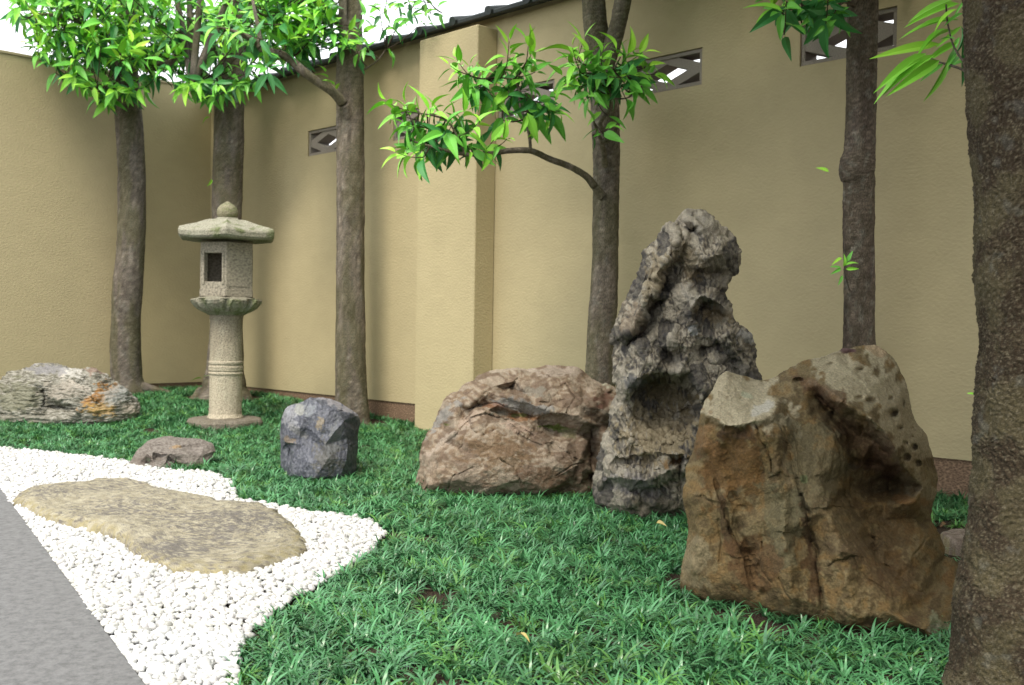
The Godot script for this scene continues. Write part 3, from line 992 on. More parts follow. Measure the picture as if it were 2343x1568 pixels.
func rocks() -> void:
	var S := FastNoiseLite.TYPE_SIMPLEX_SMOOTH
	var RID := FastNoiseLite.FRACTAL_RIDGED
	var one := Vector3.ONE
	# the big wind-carved sandstone in front of the near trunk
	rock("sandstone_boulder", "large ochre sandstone boulder with pitted holes and a pale hollow top", {
		"f": 0.48266, "ox": 1513.2, "oy": 756.6, "d": 3.3, "core": [700, 740], "grid": 340, "n": 720, "rings": 210, "blur": 9, "thick": 0.34, "lip": 0.035, "smooth": 4, "seed": 3, "mottle": 0.022,
		"outline": [95, 1260, 0.02, 88, 1180, 0.03, 92, 1110, 0.03, 110, 1050, 0.03, 130, 960, 0.03, 115, 860, 0.03, 100, 790, 0.03, 118, 720, 0.02, 120, 650, 0.0, 150, 580, 0.0, 165, 480, 0.0, 185, 380, 0.02, 215, 310, 0.0, 250, 260, -0.03, 270, 220, -0.05, 310, 190, -0.07, 345, 205, -0.09, 400, 222, -0.11, 480, 235, -0.13, 545, 215, -0.13, 600, 185, -0.14, 660, 150, -0.16, 750, 135, -0.18, 800, 115, -0.2, 860, 90, -0.22, 930, 75, -0.23, 1030, 72, -0.22, 1060, 100, -0.2, 1100, 125, -0.19, 1130, 180, -0.16, 1170, 260, -0.13, 1185, 330, -0.1, 1185, 375, -0.08, 1215, 440, -0.07, 1265, 495, -0.06, 1275, 545, -0.05, 1290, 620, -0.05, 1305, 690, -0.04, 1300, 780, -0.04, 1280, 830, -0.04, 1272, 900, -0.02, 1320, 970, -0.02, 1350, 1040, 0.0, 1335, 1100, 0.02, 1390, 1108, 0.02, 1470, 1130, 0.0, 1500, 1300, 0.1, 1480, 1480, 0.36, 1380, 1520, 0.42, 1300, 1500, 0.42, 1150, 1460, 0.38, 1000, 1460, 0.36, 900, 1440, 0.33, 800, 1430, 0.31, 700, 1410, 0.28, 550, 1370, 0.22, 400, 1330, 0.16, 250, 1320, 0.1, 130, 1300, 0.04],
		"shape": [310, 240, -0.04, 420, 270, -0.05, 500, 270, -0.06, 250, 320, 0.03, 330, 350, 0.05, 430, 360, 0.05, 520, 320, 0.03, 205, 385, 0.09, 310, 442, 0.17, 400, 440, 0.19, 450, 425, 0.19, 545, 380, 0.13, 580, 300, 0.0, 610, 250, -0.05, 600, 360, 0.05,
			620, 215, -0.06, 700, 215, -0.05, 760, 262, 0.05, 800, 320, 0.12, 860, 345, 0.15, 930, 385, 0.18, 1000, 425, 0.19, 1060, 480, 0.19, 1110, 560, 0.17, 1140, 640, 0.14, 1190, 700, 0.10,
			700, 260, -0.03, 740, 300, -0.05, 790, 370, -0.05, 850, 430, -0.04, 920, 500, -0.03, 900, 560, -0.01, 1000, 520, 0.05, 1060, 590, 0.05, 1100, 650, 0.04, 820, 500, 0.10, 880, 590, 0.07, 700, 400, 0.06, 640, 500, 0.09,
			750, 200, -0.08, 900, 200, -0.05, 980, 290, 0.04, 1050, 160, -0.14, 1020, 250, -0.02, 1120, 330, -0.01, 1130, 430, 0.05, 1200, 540, 0.05, 1230, 640, 0.04, 1240, 740, 0.05, 880, 130, -0.19,
			1000, 680, -0.08, 930, 670, 0.00, 1080, 690, -0.10, 1150, 740, -0.10, 1080, 760, -0.13, 1000, 760, -0.07, 900, 740, 0.01, 1060, 808, 0.02, 1120, 820, 0.08, 1200, 800, 0.10, 1230, 840, 0.06,
			250, 480, 0.10, 200, 560, 0.06, 240, 700, 0.06, 180, 800, 0.08, 200, 1000, 0.09, 170, 1150, 0.09, 330, 600, 0.12, 450, 490, 0.20, 420, 700, 0.15, 300, 800, 0.13, 270, 740, 0.08, 400, 850, 0.13, 480, 900, 0.19, 560, 460, 0.15, 560, 640, 0.18, 600, 800, 0.21, 640, 760, 0.21,
			340, 960, 0.12, 420, 1080, 0.15, 480, 1000, 0.17, 560, 950, 0.23, 600, 1100, 0.27, 680, 900, 0.24, 700, 1000, 0.20, 740, 1180, 0.26, 770, 1300, 0.29, 640, 1280, 0.28, 500, 1220, 0.20, 400, 1200, 0.17, 300, 1180, 0.15, 260, 1250, 0.12,
			720, 700, 0.17, 800, 640, 0.14, 780, 850, 0.22, 850, 1000, 0.27, 900, 850, 0.11, 880, 720, 0.07, 960, 930, 0.13, 1000, 990, 0.12, 1050, 1100, 0.18, 1000, 1150, 0.28, 900, 1200, 0.31, 900, 1350, 0.34, 1100, 1350, 0.37, 1150, 1160, 0.18, 1180, 1250, 0.28, 1220, 1230, 0.20,
			1050, 900, 0.03, 1150, 900, 0.03, 1220, 900, 0.02, 1100, 1000, 0.08, 1180, 1060, 0.13, 1200, 1130, 0.13, 1270, 980, 0.05, 1300, 1060, 0.06, 1260, 1150, 0.12, 1260, 1250, 0.16, 1330, 1180, 0.06, 1400, 1180, 0.05, 1400, 1300, 0.2, 1300, 1350, 0.3, 1250, 1300, 0.24, 1250, 1420, 0.4],
		"relief": 1.2, "creases": [[17, -0.026, 205, 440, 310, 482, 450, 470, 545, 425], [24, -0.034, 730, 295, 840, 390, 960, 470, 1060, 570], [20, -0.03, 900, 640, 1000, 640, 1110, 660], [46, 0.030, 520, 480, 560, 700, 590, 950, 620, 1250], [75, 0.030, 740, 620, 790, 850, 860, 1100, 920, 1380], [42, 0.022, 190, 520, 180, 800, 180, 1120], [42, -0.0340, 330, 520, 340, 800, 410, 1050, 470, 1230], [46, -0.0340, 900, 640, 930, 850, 1030, 1020, 1130, 1130], [22, 0.016, 215, 400, 310, 440, 450, 428, 550, 380], [18, 0.014, 760, 268, 860, 345, 1000, 424, 1070, 480, 1130, 620], [9, -0.0238, 448, 455, 478, 560, 520, 620, 532, 690], [8, -0.0182, 550, 400, 590, 540, 640, 700, 650, 780], [10, -0.0315, 650, 780, 695, 900, 715, 1000, 740, 1150, 770, 1310], [8, -0.0210, 250, 720, 290, 830, 330, 950, 400, 1080, 430, 1210], [10, -0.0238, 870, 700, 900, 850, 1000, 980, 1050, 1100, 1150, 1170, 1230, 1240], [6, -0.0112, 1190, 1060, 1280, 960], [6, -0.0154, 275, 295, 320, 318], [6, -0.0154, 380, 320, 440, 345], [6, -0.0140, 115, 745, 190, 790], [6, -0.0105, 200, 800, 400, 850], [7, -0.0140, 800, 430, 850, 520, 930, 640], [6, -0.0140, 480, 1000, 460, 1120, 520, 1200], [8, 0.014, 590, 420, 640, 560, 660, 700], [6, -0.0126, 560, 1180, 620, 1290], [6, -0.0098, 900, 1080, 980, 1180, 1080, 1250], [6, -0.0140, 1000, 1020, 1040, 1110], [6, -0.0084, 300, 1060, 420, 1100], [6, -0.0098, 270, 900, 280, 1100]],
		"holes": [[1092, 398, 32, 24, 0.075], [1130, 465, 18, 15, 0.045], [1195, 465, 12, 14, 0.03], [1200, 552, 17, 16, 0.05], [1165, 602, 20, 17, 0.055], [1215, 630, 18, 15, 0.05], [1212, 746, 20, 18, 0.04], [1090, 322, 16, 16, 0.03], [805, 160, 24, 12, 0.025], [940, 190, 26, 14, 0.03], [985, 338, 40, 22, 0.045], [940, 322, 26, 16, 0.03], [1160, 535, 14, 12, 0.03], [1150, 345, 8, 22, 0.04], [1190, 505, 10, 9, 0.02], [575, 222, 10, 7, 0.03], [650, 232, 24, 9, 0.03], [1060, 735, 125, 66, 0.05], [1250, 900, 30, 40, 0.03]],
		"tones": [Color(0.205, 0.148, 0.070), Color(0.275, 0.210, 0.110), Color(0.235, 0.150, 0.062), Color(0.145, 0.102, 0.050)],
		"patches": [[380, 340, 260, 125, 6, Color(0.50, 0.43, 0.29), 0.95], [330, 385, 170, 70, 8, Color(0.50, 0.43, 0.29), 0.9], [950, 230, 370, 150, 22, Color(0.47, 0.40, 0.26), 0.95], [1120, 420, 130, 190, -20, Color(0.44, 0.37, 0.24), 0.9], [1200, 560, 90, 240, 0, Color(0.38, 0.31, 0.19), 0.7], [320, 500, 150, 42, 4, Color(0.085, 0.048, 0.026), 0.85], [215, 560, 60, 120, 0, Color(0.13, 0.075, 0.035), 0.7], [600, 700, 26, 260, -10, Color(0.21, 0.165, 0.095), 0.7], [470, 640, 24, 180, -12, Color(0.07, 0.042, 0.022), 0.6], [680, 900, 18, 160, -10, Color(0.06, 0.036, 0.02), 0.75], [300, 900, 18, 190, -14, Color(0.075, 0.045, 0.024), 0.7], [760, 300, 190, 55, 38, Color(0.15, 0.082, 0.042), 0.75], [960, 520, 210, 90, 40, Color(0.165, 0.095, 0.046), 0.7], [1050, 620, 110, 70, 10, Color(0.14, 0.08, 0.045), 0.7], [330, 640, 140, 190, 70, Color(0.16, 0.085, 0.030), 0.75], [430, 760, 90, 120, 0, Color(0.185, 0.10, 0.034), 0.7], [720, 620, 150, 210, -10, Color(0.18, 0.155, 0.09), 0.7], [560, 900, 90, 260, -8, Color(0.165, 0.145, 0.082), 0.7], [450, 1100, 120, 170, 0, Color(0.145, 0.075, 0.032), 0.65], [720, 1200, 50, 190, -8, Color(0.085, 0.045, 0.022), 0.75], [1020, 1100, 260, 110, 40, Color(0.12, 0.07, 0.034), 0.6], [1080, 880, 170, 90, 20, Color(0.15, 0.09, 0.035), 0.6], [900, 950, 170, 160, 30, Color(0.15, 0.11, 0.06), 0.5], [1400, 1400, 110, 70, 0, Color(0.30, 0.33, 0.21), 0.7], [1400, 1200, 90, 60, 0, Color(0.27, 0.15, 0.06), 0.7], [1295, 1415, 26, 20, -20, Color(0.52, 0.50, 0.40), 0.9], [160, 1130, 80, 130, 0, Color(0.34, 0.28, 0.17), 0.6], [215, 480, 60, 90, 0, Color(0.27, 0.15, 0.065), 0.6], [905, 100, 50, 16, 10, Color(0.12, 0.06, 0.065), 0.9], [1020, 90, 50, 24, 20, Color(0.45, 0.32, 0.19), 0.8], [500, 360, 60, 30, -30, Color(0.58, 0.54, 0.46), 0.8], [400, 305, 28, 12, 20, Color(0.42, 0.47, 0.33), 0.5], [1150, 800, 100, 22, 10, Color(0.30, 0.16, 0.06), 0.7], [680, 700, 20, 20, 0, Color(0.13, 0.18, 0.08), 0.6]],
		"layers": [[noise(S, 3.2, 2, 81), one, 0.006], [noise(S, 9.0, 4, 82), Vector3(1.5, 0.5, 1.5), 0.0055], [noise(S, 30.0, 4, 83), one, 0.0036], [noise(S, 110.0, 2, 84), one, 0.0012]],
	}, M.sandstone)
	# the tall scholar's rock
	rock("scholar_rock", "tall craggy grey scholar rock with a hollow near its foot", {
		"f": 0.28018, "ox": 1330.1, "oy": 463.7, "d": 4.85, "core": [720, 1180], "grid": 320, "n": 760, "rings": 210, "blur": 3, "thick": 0.3, "lip": 0.05, "smooth": 2, "seed": 8, "swell": 0.022, "mottle": 0.07, "chips": 0.07,
		"outline": [880, 70, 0.0, 960, 85, 0.0, 1000, 100, 0.0, 1080, 105, 0.0, 1130, 170, 0.0, 1190, 200, 0.0, 1245, 290, 0.0, 1280, 370, 0.0, 1305, 470, 0.0, 1270, 560, 0.0, 1200, 625, 0.0, 1185, 690, 0.0, 1175, 740, 0.0, 1195, 820, 0.02, 1225, 900, 0.0, 1255, 1000, 0.0, 1330, 1035, 0.0, 1380, 1080, 0.0, 1395, 1180, 0.0, 1430, 1270, 0.0, 1470, 1410, 0.0, 1500, 1600, 0.0, 1490, 1900, 0.0, 1450, 2300, 0.05, 1300, 2640, 0.12, 1000, 2680, 0.2, 850, 2680, 0.22, 640, 2680, 0.22, 450, 2640, 0.22, 280, 2600, 0.2, 130, 2500, 0.14, 108, 2360, 0.1, 108, 2250, 0.1, 118, 2180, 0.1, 140, 2080, 0.08, 165, 1980, 0.06, 215, 1850, 0.04, 240, 1720, 0.02, 265, 1600, 0.0, 280, 1530, 0.0, 262, 1400, 0.02, 262, 1300, 0.02, 270, 1160, 0.0, 232, 1115, 0.0, 225, 1070, 0.0, 270, 1020, 0.0, 300, 920, 0.02, 340, 850, 0.02, 380, 790, 0.02, 400, 710, 0.02, 440, 620, 0.02, 480, 520, 0.02, 520, 390, 0.02, 560, 340, 0.0, 630, 300, 0.0, 660, 230, 0.0, 700, 175, 0.0, 770, 170, 0.0, 800, 140, 0.0, 840, 95, 0.0],
		"shape": [760, 230, 0.10, 790, 320, 0.22, 720, 400, 0.20, 680, 480, 0.24, 600, 600, 0.24, 640, 660, 0.22, 520, 760, 0.24, 580, 760, 0.22, 440, 920, 0.24, 500, 930, 0.22, 380, 1060, 0.25, 420, 1040, 0.25, 300, 1090, 0.12, 520, 600, 0.14, 450, 740, 0.12, 360, 900, 0.12,
			720, 560, 0.08, 680, 680, 0.05, 600, 830, 0.04, 560, 960, 0.06, 470, 1100, 0.08, 360, 1170, 0.06, 880, 150, 0.12, 900, 220, 0.03, 960, 180, 0.14, 1080, 180, 0.12, 1000, 290, 0.14, 880, 330, 0.12, 830, 420, 0.12, 1150, 300, 0.14, 1200, 420, 0.13, 990, 420, 0.20, 1090, 440, 0.22, 1020, 500, 0.20, 1120, 540, 0.07, 1060, 580, 0.06, 930, 560, 0.14, 860, 640, 0.16, 960, 680, 0.10, 1100, 690, 0.10,
			740, 760, 0.17, 860, 740, 0.23, 980, 760, 0.26, 1100, 800, 0.25, 1180, 850, 0.18, 1000, 830, 0.12, 1080, 890, 0.08, 1180, 940, 0.07, 940, 900, 0.12, 1000, 960, 0.11, 880, 900, 0.24, 760, 900, 0.19, 660, 880, 0.16, 620, 1000, 0.14, 800, 1000, 0.17, 910, 1040, 0.25, 960, 1080, 0.24, 1080, 1040, 0.17, 1100, 1110, 0.23, 1240, 1060, 0.24, 1340, 1090, 0.13,
			480, 1150, 0.24, 560, 1140, 0.24, 640, 1180, 0.22, 740, 1090, 0.27, 780, 1150, 0.28, 870, 1220, 0.25, 700, 1260, 0.15, 980, 1200, 0.16, 1000, 1280, 0.22, 1120, 1200, 0.19, 1200, 1180, 0.21, 1200, 1260, 0.14, 1300, 1260, 0.18, 1340, 1350, 0.12, 420, 1260, 0.22, 520, 1280, 0.26, 350, 1400, 0.14, 620, 1340, 0.29, 560, 1400, 0.27, 440, 1460, 0.30, 380, 1500, 0.25, 700, 1380, 0.24, 800, 1400, 0.29, 900, 1370, 0.25, 940, 1470, 0.29, 1000, 1540, 0.28, 1060, 1450, 0.22, 1150, 1400, 0.2, 960, 1620, 0.26, 990, 1750, 0.22, 970, 1900, 0.2,
			560, 1470, 0.08, 700, 1450, 0.06, 800, 1480, 0.04, 880, 1560, 0.04, 920, 1680, 0.06, 640, 1560, 0.03, 760, 1580, 0.02, 480, 1560, 0.08, 540, 1640, 0.05, 420, 1660, 0.14, 340, 1640, 0.14, 700, 1680, 0.02, 860, 1740, 0.05, 590, 1730, 0.12, 640, 1760, 0.06, 500, 1780, 0.12, 380, 1800, 0.18, 300, 1800, 0.16, 700, 1850, 0.14, 850, 1880, 0.16, 560, 1900, 0.19, 400, 1950, 0.23, 250, 1980, 0.18, 300, 2050, 0.26, 520, 2060, 0.29, 700, 2050, 0.26, 850, 2050, 0.26,
			600, 2110, 0.22, 450, 2120, 0.24, 300, 2130, 0.22, 760, 2110, 0.18, 820, 2120, 0.18, 200, 2150, 0.22, 300, 2250, 0.30, 500, 2275, 0.34, 620, 2230, 0.34, 720, 2190, 0.33, 850, 2140, 0.30, 950, 2100, 0.25, 200, 2260, 0.22, 300, 2320, 0.22, 480, 2360, 0.24, 650, 2320, 0.28, 640, 2380, 0.26, 800, 2250, 0.20, 780, 2360, 0.22, 400, 2420, 0.28, 600, 2450, 0.28, 500, 2540, 0.24, 800, 2500, 0.22, 1000, 2300, 0.2],
		"creases": [[14, -0.05, 810, 200, 830, 310, 760, 360, 700, 560], [16, -0.05, 690, 600, 660, 720, 590, 850, 500, 1020, 380, 1160], [10, -0.04, 540, 590, 500, 660], [9, -0.03, 640, 340, 580, 440, 520, 560], [11, 0.03, 620, 500, 560, 600, 500, 740], [14, -0.04, 950, 700, 1090, 720, 1180, 790], [14, -0.045, 940, 880, 960, 1000, 980, 1140, 1000, 1220], [13, -0.04, 700, 1300, 730, 1230, 640, 1200], [12, -0.035, 1060, 1150, 1200, 1230, 1330, 1270], [10, 0.028, 160, 2030, 320, 2050, 510, 2060, 700, 2055, 870, 2075], [9, 0.022, 600, 2030, 740, 2050, 870, 2080], [9, 0.024, 380, 1690, 480, 1790, 560, 1880], [7, 0.02, 220, 1930, 420, 1900, 640, 1960, 850, 1930], [7, 0.02, 260, 1840, 460, 1960, 560, 2060], [7, 0.018, 520, 1700, 640, 1850, 800, 1900], [7, 0.018, 330, 1760, 420, 1900, 400, 2060], [7, 0.018, 780, 1820, 660, 1960, 560, 2120], [7, 0.016, 900, 1760, 800, 1960, 820, 2080], [9, 0.026, 640, 1800, 760, 1720, 920, 1620], [8, 0.02, 200, 2170, 360, 2260], [10, 0.024, 620, 2210, 740, 2170, 860, 2120], [8, 0.02, 280, 2130, 430, 2150, 520, 2180], [8, 0.018, 700, 1880, 790, 1970], [8, -0.02, 600, 2290, 680, 2350], [8, -0.02, 630, 2270, 720, 2330], [8, 0.018, 640, 2110, 760, 2080], [12, -0.03, 1000, 1260, 1100, 1330, 1300, 1380]],
		"holes": [[920, 215, 50, 34, 0.05], [990, 850, 46, 28, 0.05], [1100, 560, 60, 40, 0.04], [650, 1520, 110, 60, 0.02], [700, 250, 26, 18, 0.02]],
		"relief": 1.25, "tones": [Color(0.185, 0.158, 0.122), Color(0.31, 0.265, 0.20), Color(0.48, 0.43, 0.345), Color(0.075, 0.070, 0.068)],
		"patches": [[600, 620, 70, 220, 30, Color(0.36, 0.29, 0.18), 0.55], [880, 480, 150, 120, 20, Color(0.21, 0.16, 0.085), 0.5], [640, 1880, 330, 260, 0, Color(0.40, 0.325, 0.205), 0.8], [700, 1560, 230, 120, 10, Color(0.19, 0.15, 0.08), 0.7], [430, 960, 90, 120, 20, Color(0.40, 0.31, 0.22), 0.5], [980, 790, 210, 60, 12, Color(0.50, 0.46, 0.39), 0.6], [1080, 930, 130, 70, 10, Color(0.30, 0.23, 0.13), 0.6], [1250, 1330, 200, 110, 20, Color(0.12, 0.115, 0.115), 0.5], [400, 2300, 240, 70, 6, Color(0.30, 0.275, 0.27), 0.6], [770, 2110, 90, 30, -10, Color(0.22, 0.12, 0.045), 0.8], [1340, 1090, 50, 60, 0, Color(0.42, 0.42, 0.42), 0.7], [930, 1050, 50, 50, 0, Color(0.38, 0.39, 0.40), 0.7], [420, 1480, 90, 60, 0, Color(0.12, 0.125, 0.14), 0.7], [600, 2500, 300, 80, 0, Color(0.27, 0.23, 0.17), 0.6], [1000, 180, 190, 90, 20, Color(0.38, 0.345, 0.28), 0.6]],
		"layers": [[noise(S, 4.5, 2, 91), one, 0.016], [warped(cells(8.0, 92, FastNoiseLite.RETURN_DISTANCE2_SUB), 0.07, 7.0), one, 0.017], [warped(cells(21.0, 96, FastNoiseLite.RETURN_DISTANCE2_SUB), 0.035, 18.0), Vector3(0.8, 1.2, 1.0), 0.010], [noise(S, 11.0, 6, 93), one, 0.024], [noise(S, 80.0, 2, 94), one, 0.0015]],
	}, M.rock)
	# the wide russet boulder
	rock("russet_boulder", "broad russet brown boulder with folded ridges and a little moss", {
		"f": 0.22396, "ox": 915.2, "oy": 817.6, "d": 5.4, "core": [1200, 850], "grid": 280, "n": 640, "rings": 170, "blur": 3, "thick": 0.4, "lip": 0.05, "smooth": 2, "relief": 1.15, "seed": 12, "swell": 0.008, "mottle": 0.04, "chips": 0.06,
		"outline": [90, 1500, 0.12, 130, 1380, 0.1, 165, 1280, 0.08, 200, 1160, 0.05, 205, 1000, 0.02, 230, 880, 0.0, 280, 770, -0.03, 330, 720, -0.05, 400, 560, -0.08, 450, 460, -0.08, 500, 400, -0.08, 540, 355, -0.08, 590, 350, -0.08, 640, 290, -0.1, 700, 260, -0.1, 770, 245, -0.1, 800, 210, -0.1, 860, 175, -0.1, 950, 145, -0.1, 1100, 120, -0.12, 1200, 110, -0.12, 1310, 130, -0.12, 1400, 110, -0.12, 1500, 90, -0.12, 1600, 92, -0.12, 1720, 110, -0.12, 1800, 115, -0.12, 1900, 180, -0.12, 1990, 250, -0.1, 2050, 280, -0.1, 2120, 275, -0.1, 2200, 320, -0.1, 2300, 420, -0.08, 2360, 700, -0.05, 2330, 1000, 0.0, 2280, 1300, 0.05, 2150, 1450, 0.1, 1950, 1450, 0.2, 1500, 1490, 0.24, 1000, 1510, 0.24, 500, 1530, 0.2, 200, 1530, 0.16],
		"shape": [250, 1150, 0.13, 350, 1000, 0.16, 560, 770, 0.20, 740, 600, 0.22, 880, 545, 0.20, 980, 590, 0.20, 1100, 700, 0.23, 1300, 820, 0.25, 1480, 890, 0.26, 1700, 985, 0.26, 1840, 1060, 0.22, 1900, 1150, 0.16,
			300, 1300, 0.24, 450, 1150, 0.27, 650, 950, 0.29, 800, 800, 0.29, 1000, 850, 0.31, 1200, 950, 0.32, 1500, 1080, 0.33, 1750, 1150, 0.29, 1850, 1280, 0.22, 600, 1250, 0.33, 900, 1150, 0.35, 1200, 1250, 0.35, 1500, 1330, 0.32, 900, 1350, 0.34,
			480, 760, 0.02, 400, 850, 0.05, 330, 980, 0.08, 640, 600, 0.03, 700, 530, 0.04, 860, 500, 0.09, 1000, 555, 0.11, 1200, 600, 0.10, 1330, 620, 0.10, 1500, 720, 0.08, 1650, 740, 0.09, 1240, 640, 0.18, 1340, 660, 0.19, 1450, 780, 0.17, 1580, 850, 0.17, 1700, 800, 0.15, 1800, 780, 0.12,
			560, 620, 0.08, 700, 500, 0.14, 780, 420, 0.15, 860, 330, 0.13, 760, 340, 0.05, 600, 480, 0.03, 520, 480, 0.0, 800, 480, 0.04, 950, 300, 0.08, 1100, 260, 0.06, 1110, 310, -0.02, 1200, 240, 0.07, 1000, 390, 0.15, 1100, 375, 0.17, 1250, 440, 0.19, 1400, 500, 0.20, 1600, 560, 0.21, 1750, 590, 0.20, 1900, 660, 0.18, 1000, 480, 0.15, 1200, 540, 0.155, 1400, 610, 0.155, 1640, 660, 0.14, 1830, 590, 0.2,
			1300, 380, 0.10, 1350, 250, 0.07, 1500, 180, 0.02, 1500, 330, 0.11, 1550, 450, 0.12, 1700, 250, 0.07, 1750, 400, 0.13, 1850, 500, 0.14, 1900, 330, 0.02, 2000, 400, 0.10, 2000, 520, 0.12, 2100, 540, 0.10, 2100, 380, -0.04, 2160, 320, 0.0, 1940, 620, 0.10, 2050, 700, 0.06, 1950, 800, 0.02, 1960, 1000, 0.0, 1930, 1200, 0.02, 1880, 900, 0.15, 1780, 900, 0.16, 2120, 900, 0.08, 2100, 1200, 0.08],
		"creases": [[20, -0.04, 1110, 300, 1150, 240, 1220, 190], [12, -0.014, 790, 490, 1000, 470, 1250, 560, 1420, 640], [16, -0.05, 1950, 700, 1960, 900, 1930, 1100, 1940, 1300], [10, -0.02, 700, 680, 660, 850, 600, 1000], [12, -0.022, 1700, 270, 1800, 420, 1700, 560], [12, 0.025, 640, 640, 760, 500, 860, 370], [12, 0.03, 350, 990, 560, 770, 740, 600, 880, 545, 1000, 600], [11, 0.022, 1100, 700, 1300, 815, 1460, 890], [10, -0.02, 1150, 640, 1300, 760, 1480, 860], [10, -0.018, 1000, 1030, 1150, 1130, 1300, 1330], [10, -0.015, 1600, 1200, 1750, 1100, 1850, 1070], [10, -0.015, 600, 1200, 760, 1120], [10, 0.02, 1480, 870, 1560, 850, 1700, 960, 1840, 1040], [10, -0.02, 1400, 460, 1540, 480, 1640, 440], [9, -0.018, 1500, 540, 1640, 440, 1700, 430], [9, 0.02, 230, 1380, 330, 1180, 420, 1040], [10, 0.02, 1560, 290, 1500, 180, 1640, 170], [9, -0.018, 1880, 200, 2000, 310, 2100, 370], [10, -0.02, 450, 1400, 560, 1200]],
		"holes": [[860, 800, 30, 24, 0.02], [950, 760, 26, 20, 0.015], [480, 1130, 26, 22, 0.012], [1100, 640, 40, 16, 0.02]],
		"tones": [Color(0.265, 0.185, 0.122), Color(0.35, 0.265, 0.185), Color(0.43, 0.355, 0.275), Color(0.20, 0.14, 0.10)],
		"patches": [[1250, 500, 330, 60, 18, Color(0.31, 0.31, 0.30), 0.7], [1050, 560, 130, 40, 12, Color(0.29, 0.275, 0.22), 0.7], [1250, 610, 190, 35, 12, Color(0.30, 0.13, 0.045), 0.6], [950, 500, 130, 30, 0, Color(0.25, 0.10, 0.045), 0.6], [1560, 715, 150, 36, 12, Color(0.13, 0.17, 0.035), 0.95], [1240, 595, 90, 16, 0, Color(0.14, 0.165, 0.05), 0.8], [1720, 770, 90, 50, 30, Color(0.20, 0.20, 0.10), 0.6], [420, 640, 70, 190, 35, Color(0.34, 0.33, 0.31), 0.7], [450, 880, 50, 260, 40, Color(0.50, 0.41, 0.33), 0.8], [700, 640, 160, 40, -38, Color(0.52, 0.40, 0.31), 0.7], [1200, 740, 200, 45, 30, Color(0.50, 0.37, 0.29), 0.7], [1050, 140, 260, 40, -6, Color(0.50, 0.42, 0.33), 0.8], [1600, 150, 260, 50, 8, Color(0.47, 0.39, 0.32), 0.7], [1350, 360, 160, 70, 0, Color(0.27, 0.255, 0.21), 0.6], [2100, 450, 90, 60, 20, Color(0.17, 0.085, 0.06), 0.8], [1000, 950, 350, 180, 20, Color(0.21, 0.125, 0.06), 0.5], [700, 1280, 220, 110, -20, Color(0.22, 0.18, 0.14), 0.7], [1500, 1250, 300, 120, 0, Color(0.17, 0.10, 0.06), 0.6], [2130, 300, 60, 24, 14, Color(0.47, 0.44, 0.33), 0.8], [300, 1330, 40, 180, 28, Color(0.45, 0.33, 0.25), 0.7], [480, 690, 40, 14, 0, Color(0.17, 0.19, 0.04), 0.7]],
		"layers": [[noise(S, 3.5, 2, 101), one, 0.014], [warped(noise(S, 4.5, 4, 102, RID), 0.14, 3.5), Vector3(0.8, 1.2, 1.0), 0.010], [warped(cells(9.0, 105, FastNoiseLite.RETURN_DISTANCE2_SUB), 0.05, 8.0), Vector3(0.7, 1.2, 1.0), 0.010], [noise(S, 26.0, 4, 103), one, 0.0045]],
	}, M.rock)
